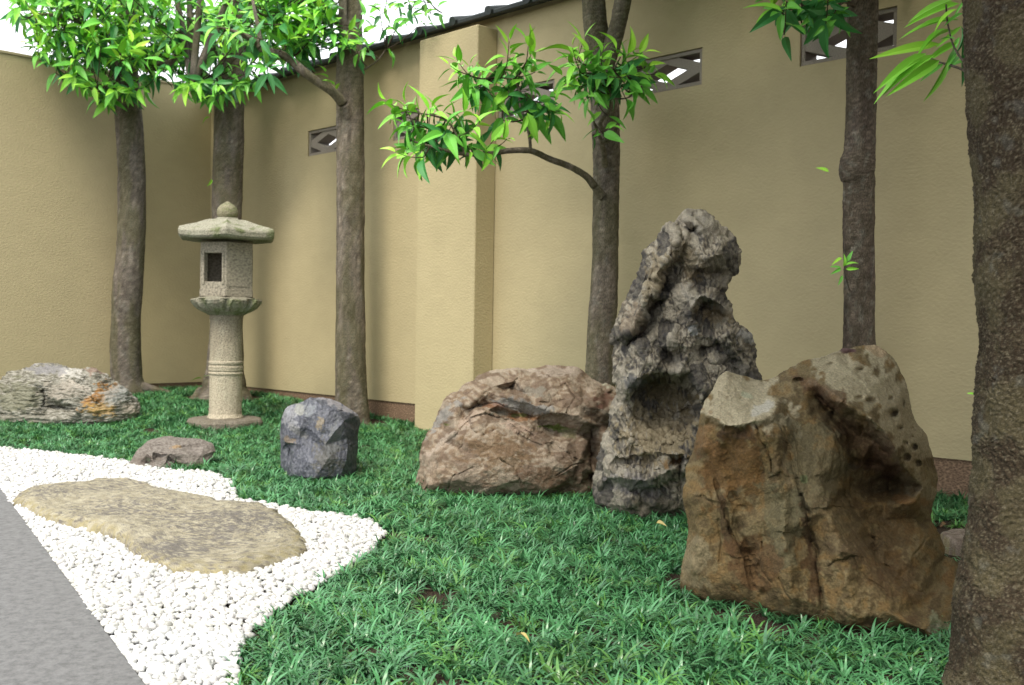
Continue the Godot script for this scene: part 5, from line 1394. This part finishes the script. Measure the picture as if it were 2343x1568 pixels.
	limb(t, "branch", [[at(530, 110, 9.3), 0.07], [at(555, 40, 9.2), 0.05], [at(590, -30, 9.1), 0.03], [at(620, -120, 9.0), 0.02]], T1, slim, M.bark)
	limb(t, "branch", [[at(510, 130, 9.3), 0.05], [at(470, 90, 9.1), 0.03], [at(430, 40, 8.9), 0.015]], T1, slim, M.bark)
	limb(t, "branch", [[at(500, 170, 9.3), 0.03], [at(470, 185, 9.0), 0.018], [at(440, 190, 8.8), 0.008]], T1, slim, M.bark)
	for k in 66:
		var p := in_area([385, -40, 395, 110, 410, 160, 470, 185, 520, 190, 565, 150, 590, 100, 640, 60, 650, -40])
		shoot(t, at(p.x, p.y, rng.randf_range(8.6, 9.6)), Vector3(rng.randf_range(-0.6, 0.6), rng.randf_range(-0.1, 0.8), rng.randf_range(0.0, 0.8)), 9, rng.randf_range(0.14, 0.19), rng.randf_range(-0.15, 0.35))
	for p in [[410, 205], [430, 195], [470, 225], [490, 220], [515, 215], [540, 200], [455, 190], [500, 195], [570, 190]]:
		shoot(t, at(p[0], p[1], rng.randf_range(8.7, 9.0)), Vector3(rng.randf_range(-0.4, 0.4), -0.35, 0.5), 9, 0.16, rng.randf_range(-0.1, 0.35))
	leaf(t, at(462, 866, 9.2), Vector3(-0.9, -0.1, 0.4), Vector3.UP, 0.10, 1)
	leaf(t, at(466, 862, 9.2), Vector3(0.7, 0.2, 0.4), Vector3.UP, 0.07, 1)
	leaf(t, at(484, 410, 9.2), Vector3(-0.3, -0.9, 0.4), Vector3.RIGHT, 0.08, 0)
	leaf(t, at(480, 268, 9.1), Vector3(-0.7, -0.6, 0.4), Vector3.UP, 0.10, 1)
	crown_above(t, at(540, -330, 9.1), Vector3(1.1, 0.9, 1.1), 20, T1, slim)
	finish_tree(t)

	# 3: behind the blue stone, with a limb arching left
	t = plant("garden_tree", "slender tree behind the blue slate stone, one bare limb arching left", edge_points([748, 872, 1010, 758, 852, 980, 764, 845, 950, 767, 839, 895, 768, 836, 800, 769, 834, 650, 770, 834, 519, 770, 834, 400, 770, 833, 288, 768, 833, 200, 770, 832, 140, 777, 830, 90, 786, 828, 40, 797, 828, -30, 806, 830, -120], 8.25, 8.2), 14, 44, T3, bark_bump, 0.25, M.bark)
	limb(t, "branch", [[at(797, 270, 8.15), 0.05], [at(784, 236, 8.08), 0.042], [at(758, 208, 8.0), 0.036], [at(722, 184, 7.95), 0.034], [at(690, 160, 7.9), 0.034], [at(655, 130, 7.9), 0.032], [at(622, 120, 7.85), 0.031], [at(598, 112, 7.8), 0.026], [at(590, 98, 7.8), 0.03], [at(568, 86, 7.75), 0.022], [at(530, 70, 7.7), 0.013], [at(495, 62, 7.65), 0.007]], T3, slim, M.bark, 18)
	limb(t, "branch", [[at(598, 108, 7.8), 0.02], [at(590, 60, 7.8), 0.016], [at(578, 0, 7.8), 0.012], [at(570, -60, 7.8), 0.008]], T3, slim, M.bark)
	limb(t, "branch", [[at(800, 130, 8.2), 0.05], [at(786, 70, 8.15), 0.038], [at(784, 0, 8.1), 0.034], [at(780, -90, 8.1), 0.026]], T3, slim, M.bark, 18)
	limb(t, "branch", [[at(795, 90, 8.2), 0.02], [at(760, 40, 8.1), 0.02], [at(735, 10, 8.0), 0.016], [at(690, -20, 7.9), 0.008]], T3, slim, M.bark)
	limb(t, "branch", [[at(832, 160, 8.15), 0.008], [at(862, 140, 8.0), 0.006], [at(884, 112, 7.9), 0.004]], T3, slim, M.bark)
	limb(t, "branch", [[at(806, -60, 8.2), 0.03], [at(860, -60, 8.0), 0.018], [at(930, -30, 7.8), 0.01], [at(970, -10, 7.7), 0.006]], T3, slim, M.bark)
	for k in 80:
		var p := in_area([580, -50, 590, 60, 620, 110, 660, 120, 700, 110, 730, 70, 765, 40, 770, -40])
		shoot(t, at(p.x, p.y, rng.randf_range(7.8, 8.5)), Vector3(rng.randf_range(-0.7, 0.5), rng.randf_range(-0.2, 0.8), rng.randf_range(0.0, 0.8)), 9, rng.randf_range(0.13, 0.17), rng.randf_range(0.0, 0.4))
	for p in [[495, 58], [520, 62], [540, 40], [590, 130], [610, 150], [560, 70]]:
		shoot(t, at(p[0], p[1], rng.randf_range(7.6, 7.8)), Vector3(rng.randf_range(-0.6, 0.4), 0.1, 0.5), 8, 0.165, rng.randf_range(-0.1, 0.2))
	for p in [[800, 70], [825, 95], [770, 80], [845, 30], [815, 110], [830, 75], [790, 100]]:
		shoot(t, at(p[0], p[1], rng.randf_range(7.85, 8.1)), Vector3(rng.randf_range(-0.5, 0.8), 0.2, 0.5), 8, 0.12, rng.randf_range(0.1, 0.4))
	for p in [[890, 20], [915, 8], [940, 40], [960, 20], [980, 55], [900, 50], [930, -10], [955, -5], [870, 0], [990, 15], [912, 62]]:
		shoot(t, at(p[0], p[1], rng.randf_range(7.6, 8.0)), Vector3(rng.randf_range(-0.6, 0.8), 0.1, 0.4), 6, 0.12, 0.15)
	leaf(t, at(886, 112, 7.9), Vector3(0.45, -0.85, 0.3), Vector3(0.9, 0.3, 0.2), 0.17, 2)
	leaf(t, at(890, 108, 7.9), Vector3(0.30, -0.8, 0.2), Vector3(-0.9, 0.3, 0.2), 0.13, 1)
	for q in [[765, 195, -0.4], [752, 178, -0.7], [770, 205, 0.2], [745, 165, -0.2]]:
		leaf(t, at(q[0], q[1], 7.95), Vector3(q[2], 0.2, 0.5), Vector3.UP, 0.12, 1)
	crown_above(t, at(790, -350, 8.2), Vector3(1.0, 0.9, 1.0), 20, T3, slim)
	finish_tree(t)

	# 4: behind the russet boulder; the leafy bough reaches left
	t = plant("garden_tree", "slender forked tree behind the russet boulder, its leafy bough reaching left", edge_points([1325, 1425, 1075, 1336, 1412, 960, 1339, 1407, 880, 1341, 1406, 820, 1346, 1411, 725, 1352, 1414, 660, 1356, 1416, 560, 1357, 1417, 450, 1357, 1418, 380, 1355, 1418, 300, 1351, 1416, 220, 1344, 1408, 150, 1338, 1397, 100, 1334, 1389, 50, 1331, 1384, 0, 1326, 1376, -90, 1322, 1368, -200], 6.45, 6.35), 14, 48, T3, bark_bump, 0.2, M.bark)
	limb(t, "branch", [[at(1378, 170, 6.38), 0.05], [at(1396, 118, 6.33), 0.055], [at(1408, 78, 6.3), 0.052], [at(1418, 40, 6.28), 0.051], [at(1426, -5, 6.26), 0.053], [at(1440, -100, 6.2), 0.045]], T3, bark_bump, M.bark, 24)
	t.limbs.clear()
	limb(t, "branch", [[at(1378, 450, 6.33), 0.03], [at(1358, 424, 6.3), 0.024], [at(1341, 403, 6.26), 0.021], [at(1301, 380, 6.2), 0.0195], [at(1260, 365, 6.12), 0.019], [at(1226, 349, 6.05), 0.018], [at(1206, 344, 6.0), 0.0175], [at(1165, 345, 5.95), 0.0165], [at(1125, 351, 5.9), 0.014], [at(1064, 353, 5.85), 0.011], [at(996, 338, 5.8), 0.008], [at(940, 322, 5.78), 0.005]], T3, slim, M.bark, 18)
	limb(t, "branch", [[at(1214, 345, 6.02), 0.010], [at(1211, 310, 6.0), 0.009], [at(1203, 280, 5.98), 0.008], [at(1190, 240, 5.95), 0.0075], [at(1187, 205, 5.95), 0.007], [at(1172, 182, 5.93), 0.006], [at(1130, 178, 5.9), 0.004]], T3, slim, M.bark)
	limb(t, "branch", [[at(1064, 352, 5.85), 0.008], [at(1040, 300, 5.82), 0.006], [at(1010, 270, 5.8), 0.005], [at(930, 255, 5.78), 0.003]], T3, slim, M.bark)
	limb(t, "branch", [[at(1384, 380, 6.27), 0.020], [at(1382, 350, 6.2), 0.016], [at(1377, 325, 6.16), 0.014], [at(1390, 320, 6.12), 0.018], [at(1378, 296, 6.1), 0.012], [at(1374, 280, 6.08), 0.011], [at(1393, 250, 6.05), 0.010], [at(1394, 215, 6.0), 0.008], [at(1400, 170, 5.98), 0.006], [at(1420, 130, 5.95), 0.004]], T3, slim, M.bark)
	limb(t, "branch", [[at(1376, 322, 6.14), 0.012], [at(1366, 300, 6.1), 0.008], [at(1356, 270, 6.08), 0.005]], T3, slim, M.bark)
	limb(t, "branch", [[at(1394, 225, 6.02), 0.006], [at(1440, 222, 5.95), 0.004], [at(1470, 180, 5.9), 0.003]], T3, slim, M.bark)
	# [x, y, axis x, axis y, leaves, brightness]
	for c in [[885, 232, -0.8, 0.3, 7, 0.6], [905, 255, -0.7, 0.2, 8, 0.35], [930, 240, -0.2, 0.6, 7, 0.5], [925, 285, -0.6, 0.0, 8, 0.15], [960, 255, -0.3, 0.5, 8, 0.35], [985, 250, 0.1, 0.6, 8, 0.35], [1010, 262, 0.2, 0.5, 8, 0.25], [1040, 270, 0.3, 0.5, 8, 0.2], [1065, 255, 0.4, 0.6, 8, 0.4], [975, 295, -0.2, -0.1, 9, 0.0], [1020, 300, 0.1, 0.0, 9, -0.05], [1060, 305, 0.3, 0.0, 8, -0.05], [1090, 285, 0.5, 0.3, 7, 0.2], [910, 350, -0.8, 0.1, 8, 0.35], [935, 345, -0.6, -0.2, 9, -0.05], [965, 345, -0.4, -0.4, 9, -0.05], [1000, 345, -0.1, -0.4, 8, 0.0], [1040, 340, 0.1, -0.3, 8, 0.05], [1080, 345, 0.3, -0.4, 8, -0.05], [1110, 340, 0.6, -0.2, 7, 0.2], [1130, 320, 0.5, 0.4, 5, 0.4], [1160, 318, 0.6, 0.3, 4, 0.3],
		[1045, 135, -0.5, 0.6, 8, 0.55], [1030, 150, -0.8, 0.3, 7, 0.45], [1075, 150, 0.0, 0.5, 8, 0.3], [1060, 180, -0.3, 0.1, 9, 0.05], [1085, 200, -0.1, -0.2, 9, -0.1], [1105, 175, 0.1, 0.3, 8, 0.1], [1130, 225, 0.1, -0.2, 8, 0.0], [1165, 95, 0.1, 1.0, 7, 0.65], [1165, 130, 0.2, 0.8, 9, 0.4], [1210, 92, 0.1, 1.0, 7, 0.6], [1215, 125, 0.4, 0.6, 8, 0.35], [1180, 165, -0.1, 0.3, 9, 0.15], [1225, 165, 0.6, 0.1, 8, 0.0], [1215, 205, 0.4, 0.0, 9, -0.05], [1160, 205, -0.2, 0.0, 8, 0.1], [1245, 235, 0.6, -0.3, 8, 0.0], [1270, 215, 0.5, 0.2, 7, 0.2], [1205, 262, 0.0, -0.6, 7, -0.1], [1255, 262, 0.4, -0.6, 8, -0.1], [1280, 255, 0.6, -0.4, 7, 0.0], [1230, 275, 0.2, -0.7, 6, -0.1], [1150, 245, 0.0, 0.1, 7, 0.2],
		[1310, 110, -0.4, 0.9, 7, 0.6], [1335, 90, 0.3, 1.0, 6, 0.6], [1300, 140, -0.7, 0.3, 8, 0.5], [1325, 130, -0.2, 0.5, 8, 0.45], [1350, 120, 0.3, 0.8, 8, 0.45], [1380, 118, 0.1, 0.8, 8, 0.4], [1415, 110, 0.2, 0.9, 8, 0.55], [1440, 122, 0.5, 0.6, 8, 0.45], [1470, 120, 0.8, 0.4, 7, 0.5], [1485, 150, 0.8, 0.1, 8, 0.3], [1500, 170, 0.9, -0.2, 7, 0.2], [1330, 165, -0.5, 0.0, 8, 0.1], [1355, 185, -0.2, -0.2, 9, 0.0], [1385, 165, 0.0, 0.2, 9, 0.15], [1420, 160, 0.2, 0.2, 9, 0.05], [1450, 170, 0.5, 0.0, 8, 0.0], [1440, 200, 0.4, -0.5, 8, -0.15], [1470, 200, 0.6, -0.5, 8, -0.15], [1320, 200, -0.6, -0.3, 8, 0.05], [1345, 225, -0.3, -0.5, 7, 0.0], [1435, 232, 0.3, -0.9, 5, -0.2], [1375, 210, 0.0, -0.3, 7, 0.05], [1290, 175, -0.8, -0.1, 6, 0.25], [1395, 290, 0.5, 0.2, 4, 0.1], [1362, 282, -0.4, 0.3, 4, 0.1], [1370, 240, -0.3, 0.2, 3, 0.4]]:
		shoot(t, at(c[0], c[1], rng.randf_range(5.7, 6.0)), Vector3(c[2], c[3], rng.randf_range(0.1, 0.7)), c[4], rng.randf_range(0.125, 0.17), c[5])
	t.limbs.clear()
	t.limbs.append(at(1350, -150, 6.35))
	crown_above(t, at(1380, -420, 6.3), Vector3(1.4, 0.8, 1.4), 300, T3, slim)
	finish_tree(t)

	# 5: behind the big sandstone boulder
	t = plant("garden_tree", "slender knotted tree rising behind the large sandstone boulder", edge_points([1905, 2030, 1190, 1918, 2012, 1060, 1928, 2003, 900, 1931, 2001, 790, 1931, 2000, 650, 1930, 2000, 519, 1931, 1999, 440, 1929, 2000, 412, 1921, 2000, 394, 1925, 2001, 372, 1934, 2002, 335, 1937, 2005, 240, 1938, 2006, 160, 1940, 2008, 80, 1941, 2009, 0, 1942, 2010, -120], 5.2, 5.1), 16, 48, T5, bark_bump, 0.2, M.bark)
	limb(t, "branch", [[at(1965, 20, 5.1), 0.012], [at(1930, 5, 5.0), 0.007], [at(1900, 40, 4.95), 0.004]], T5, slim, M.bark)
	limb(t, "branch", [[at(1960, -30, 5.1), 0.014], [at(1880, -5, 4.95), 0.007], [at(1840, 15, 4.9), 0.005], [at(1790, 25, 4.85), 0.003]], T5, slim, M.bark)
	for c in [[1770, 15, -0.8, 0.2, 7, 0.25], [1788, 30, -0.3, -0.5, 8, -0.15], [1830, 18, 0.2, -0.2, 5, -0.35], [1850, 30, 0.2, -0.6, 6, -0.25], [1880, 10, 0.2, 0.2, 4, -0.1], [1890, 55, -0.1, -0.7, 9, -0.4], [1915, 45, 0.4, -0.6, 8, -0.35], [1905, 35, -0.2, -0.3, 6, -0.2], [1800, 5, 0.0, 0.7, 4, 0.2]]:
		shoot(t, at(c[0], c[1], rng.randf_range(4.7, 4.95)), Vector3(c[2], c[3], rng.randf_range(0.1, 0.6)), c[4], rng.randf_range(0.125, 0.16), c[5])
	# the little sprig low on the trunk
	limb(t, "branch", [[at(1946, 668, 5.13), 0.003], [at(1940, 650, 5.08), 0.0025], [at(1930, 615, 5.02), 0.0015]], T5, slim, M.bark, 6)
	for q in [[1926, 590, -0.8, -0.5, 0], [1930, 610, 0.05, 0.9, 1], [1925, 612, -0.95, 0.05, 2], [1925, 615, -0.8, -0.4, 2], [1935, 608, 0.8, 0.3, 1], [1936, 616, 0.9, 0.05, 1], [1928, 630, -0.3, -0.6, 2], [1938, 600, 0.3, 0.8, 2]]:
		leaf(t, at(q[0], q[1], 5.02), Vector3(q[2], q[3], 0.25), Vector3(0, 0.5, 0.8), 0.062, q[4])
	t.limbs.clear()
	t.limbs.append(at(1976, -60, 5.1))
	crown_above(t, at(1810, -420, 4.8), Vector3(1.8, 0.7, 1.6), 420, T5, slim)
	finish_tree(t)

	# 6: the near trunk at the right edge
	var b1 := noise(S, 4.0, 4, 161)
	var b2 := noise(S, 30.0, 3, 162, FastNoiseLite.FRACTAL_RIDGED)
	var b3 := noise(S, 80.0, 3, 163)
	var warp := noise(S, 9.0, 2, 164)
	var flake := warped(cells(85.0, 165, FastNoiseLite.RETURN_DISTANCE), 0.008, 60.0)
	var old_bump := func(p: Vector3, _a: float, _t: float) -> float:
		var w := warp.get_noise_3dv(p) * 0.05
		return 0.010 * b1.get_noise_3dv(p) + 0.0035 * b3.get_noise_3d(p.x * 0.8, p.y + w, p.z * 0.8) - 0.0065 * flake.get_noise_3d(p.x * 0.75, p.y * 1.15 + w, p.z * 0.75)
	var old_tint := func(p: Vector3, _a: float) -> Color:
		var v := 0.8 * b3.get_noise_3d(p.x * 1.3 + 7.0, p.y * 1.6, p.z * 1.3)
		var c := Color(0.098, 0.068, 0.042).lerp(Color(0.175, 0.142, 0.078), smoothstep(-0.1, 0.3, b1.get_noise_3dv(p * 1.7) + 0.1))
		c = c.lerp(Color(0.32, 0.27, 0.18), smoothstep(0.08, 0.42, v))
		return c.lerp(Color(0.36, 0.36, 0.31), 0.3 * smoothstep(0.32, 0.5, b1.get_noise_3dv(p * 3.0 + Vector3(4, 0, 0))))
	var edge := [2150, 1640, 2172, 1568, 2181, 1421, 2205, 1293, 2221, 1165, 2228, 1050, 2228, 959, 2235, 857, 2240, 790, 2234, 650, 2231, 519, 2227, 400, 2221, 240, 2212, 120, 2204, 0, 2190, -200, 2170, -420]
	var line := []
	for k in range(0, edge.size(), 2):
		var r := 0.155 + 0.05 * smoothstep(1050.0, 1640.0, edge[k + 1])
		var d := 2.25
		line.append([at(edge[k] + r / d * FOCAL + 17.0, edge[k + 1], d), r])
	t = plant("garden_tree", "near tree trunk with thick rough bark filling the right edge", line, 46, 340, old_tint, old_bump, 0.0, M.old_bark)
	limb(t, "branch", [[at(2250, 190, 2.6), 0.012], [at(2200, 158, 2.75), 0.004], [at(2150, 142, 2.85), 0.003], [at(2110, 125, 2.9), 0.002]], T5, slim, M.bark, 8)
	limb(t, "branch", [[at(2250, 190, 2.6), 0.008], [at(2190, 120, 2.75), 0.003], [at(2170, 60, 2.8), 0.002], [at(2165, 10, 2.8), 0.002]], T5, slim, M.bark, 8)
	# [base x, y, tip x, y, tone]
	for q in [[2195, 8, 2075, 50, 0], [2180, 0, 2080, 40, 0], [2195, 45, 2060, 72, 1], [2190, 20, 2130, 70, 0], [2150, 100, 1995, 128, 0], [2120, 122, 2003, 200, 0], [2125, 125, 1995, 225, 0], [2150, 138, 2040, 210, 1], [2140, 125, 2022, 205, 0], [2180, 70, 2090, 115, 1], [2200, 60, 2140, 110, 1], [2160, 145, 2105, 185, 2], [2170, 140, 2120, 235, 1], [2190, 100, 2115, 140, 1], [2190, 115, 2160, 160, 2], [2200, 60, 2195, 130, 3], [2205, 105, 2206, 196, 3], [2208, 90, 2212, 190, 3], [2200, 130, 2155, 170, 2], [2215, 140, 2145, 165, 2], [2175, 40, 2120, 45, 1], [2205, 30, 2160, 55, 2], [2185, 90, 2150, 85, 2], [2210, 0, 2180, 40, 2], [2150, 108, 2100, 95, 1], [2195, 85, 2178, 130, 2]]:
		var d := rng.randf_range(2.7, 2.95)
		var a := at(q[0], q[1], d)
		var b := at(q[2], q[3], d + rng.randf_range(-0.06, 0.06))
		leaf(t, a, b - a, Vector3(rng.randf_range(-0.5, 0.5), 0.6, 0.7), a.distance_to(b) * 1.02, maxi(q[4], 1) if rng.randf() < 0.7 else q[4], 0.52)
	leaf(t, at(2232, 902, 2.35), Vector3(-0.9, 0.1, 0.1), Vector3(0, 0.5, 0.8), 0.02, 1)
	t.limbs.clear()
	t.limbs.append(at(2330, -300, 2.25))
	crown_above(t, at(2300, -1000, 2.3) + Vector3(-0.25, 0.6, 0.3), Vector3(1.6, 0.7, 1.7), 420, T5, slim)
	finish_tree(t)

	# a single leaf hanging on a thread before the wall
	var lf := put("hanging_leaf", leaf_mesh[0], M.leaf, self, Transform3D(Basis.looking_at(Vector3(0.8, -0.35, 0.2), Vector3(0, 0.4, 0.9)).scaled_local(Vector3.ONE * 0.066), at(1897, 393, 5.0)))
	tag(lf, "single pale green leaf hanging in the air left of the knotted trunk", "leaf")


# ------------------------------------------------------------------ mondo grass
func tuft(seed_: int, blades: int) -> ArrayMesh:
	var r := RandomNumberGenerator.new()
	r.seed = seed_
	var st := start()
	for k in blades:
		var a := r.randf() * TAU
		var out := Vector3(cos(a), 0, sin(a))
		var side := Vector3(-sin(a), 0, cos(a))
		var L := r.randf_range(0.05, 0.09)
		var lean := r.randf_range(0.75, 1.75)
		var curl := r.randf_range(1.1, 2.1)
		var w := r.randf_range(0.0021, 0.0034)
		var p := out * r.randf_range(0.0, 0.012) + side * r.randf_range(-0.01, 0.01)
		var v := r.randf_range(0.75, 1.25)
		var base := Color(v, v, v)
		if r.randf() < 0.02: base = Color(1.7, 0.8, 0.6)
		var segs := 5
		var ang := PI / 2 - lean * 0.45
		var prev := []
		for i in segs + 1:
			var t := float(i) / segs
			var ww := w * (1.0 - pow(t, 2.5)) * (0.7 + 0.6 * minf(t * 3.0, 1.0))
			var ring := [p - side * ww, p + side * ww]
			if i > 0:
				st.set_color(base)
				for vtx in [prev[0], prev[1], ring[1], prev[0], ring[1], ring[0]]:
					st.set_smooth_group(0)
					st.add_vertex(vtx)
			prev = ring
			p += (out * cos(ang) + Vector3.UP * sin(ang)) * L / segs
			ang -= curl * lean / segs
	return done(st)


func ground_cover() -> void:
	var G := thing("mondo_grass", "carpet of dark green mondo grass tufts around the rocks and trees", "grass")
	G.set_meta("kind", "stuff")
	var shapes := []
	for k in 5: shapes.append(tuft(300 + k, 26))
	var lists := [[], [], [], [], []]
	var patch := noise(FastNoiseLite.TYPE_SIMPLEX_SMOOTH, 1.1, 3, 171)
	var bare := noise(FastNoiseLite.TYPE_SIMPLEX_SMOOTH, 2.6, 3, 172)
	var box := Rect2(grass_edge[0], Vector2.ZERO)
	for p in grass_edge: box = box.expand(p)
	var step := 0.046
	for i in int(box.size.x / step):
		for j in int(box.size.y / step):
			var p := box.position + Vector2(i + rng.randf_range(-0.5, 0.5), j + rng.randf_range(-0.5, 0.5)) * step
			var d := -p.y
			if d < 1.7 or absf(p.x) > 0.55 * d + 0.3: continue
			if not Geometry2D.is_point_in_polygon(p, grass_edge): continue
			var hit := false
			for c in keep_clear:
				if p.distance_squared_to(c[0]) < c[1] * c[1]:
					hit = true
					break
			if hit: continue
			var b := bare.get_noise_2dv(p)
			if b > 0.36 and rng.randf() < 0.8: continue
			if p.x > 1.35 and d > 3.6 and d < 4.6 and rng.randf() < 0.85: continue
			var s := rng.randf_range(0.75, 1.15) * (1.0 + 0.25 * patch.get_noise_2dv(p))
			var xf := Transform3D(Basis.from_euler(Vector3(rng.randf_range(-0.25, 0.25), rng.randf() * TAU, rng.randf_range(-0.25, 0.25))).scaled_local(Vector3.ONE * s), Vector3(p.x, mound(p.x, p.y) - 0.004, p.y))
			var v := rng.randf_range(0.75, 1.3) * (1.0 + 0.35 * patch.get_noise_2d(p.x * 2.0, p.y * 2.0))
			var c := Color(0.070 * v, 0.220 * v, 0.085 * v)
			if rng.randf() < 0.12: c = Color(0.095 * v, 0.24 * v, 0.055 * v)
			lists[rng.randi() % 5].append([xf, c])
	# a few dry leaves that have dropped on the grass and the bare soil
	var dry := leaf_shape(Color(0.26, 0.15, 0.075))
	var straw := leaf_shape(Color(0.42, 0.33, 0.12))
	var spots := [[1500, 1235], [2190, 1190], [2165, 1205], [1180, 1510]]
	for k in spots.size():
		var p := on_ground(spots[k][0], spots[k][1], 0.0)
		var high := mound(p.x, p.z) + (0.012 if spots[k][0] > 2100 else 0.062)
		var size := rng.randf_range(0.035, 0.055)
		var b := Basis.from_euler(Vector3(rng.randf_range(-0.3, 0.3), rng.randf() * TAU, rng.randf_range(-0.5, 0.5))).scaled_local(Vector3(size * 1.3, size * 2.0, size))
		var o := put("fallen_leaf", dry if k % 3 else straw, M.leaf, self, Transform3D(b, Vector3(p.x, high, p.z)))
		tag(o, ["small straw coloured fallen leaf on the grass left of the big sandstone boulder", "dry brown fallen leaf on the bare soil close to the near trunk", "dry brown fallen leaf on the soil just right of the big sandstone boulder", "dry fallen leaf on the grass in the bottom foreground"][k], "leaf", "dry fallen leaves")
	for k in 5: scatter("grass_tufts", shapes[k], lists[k], M.grass, G)
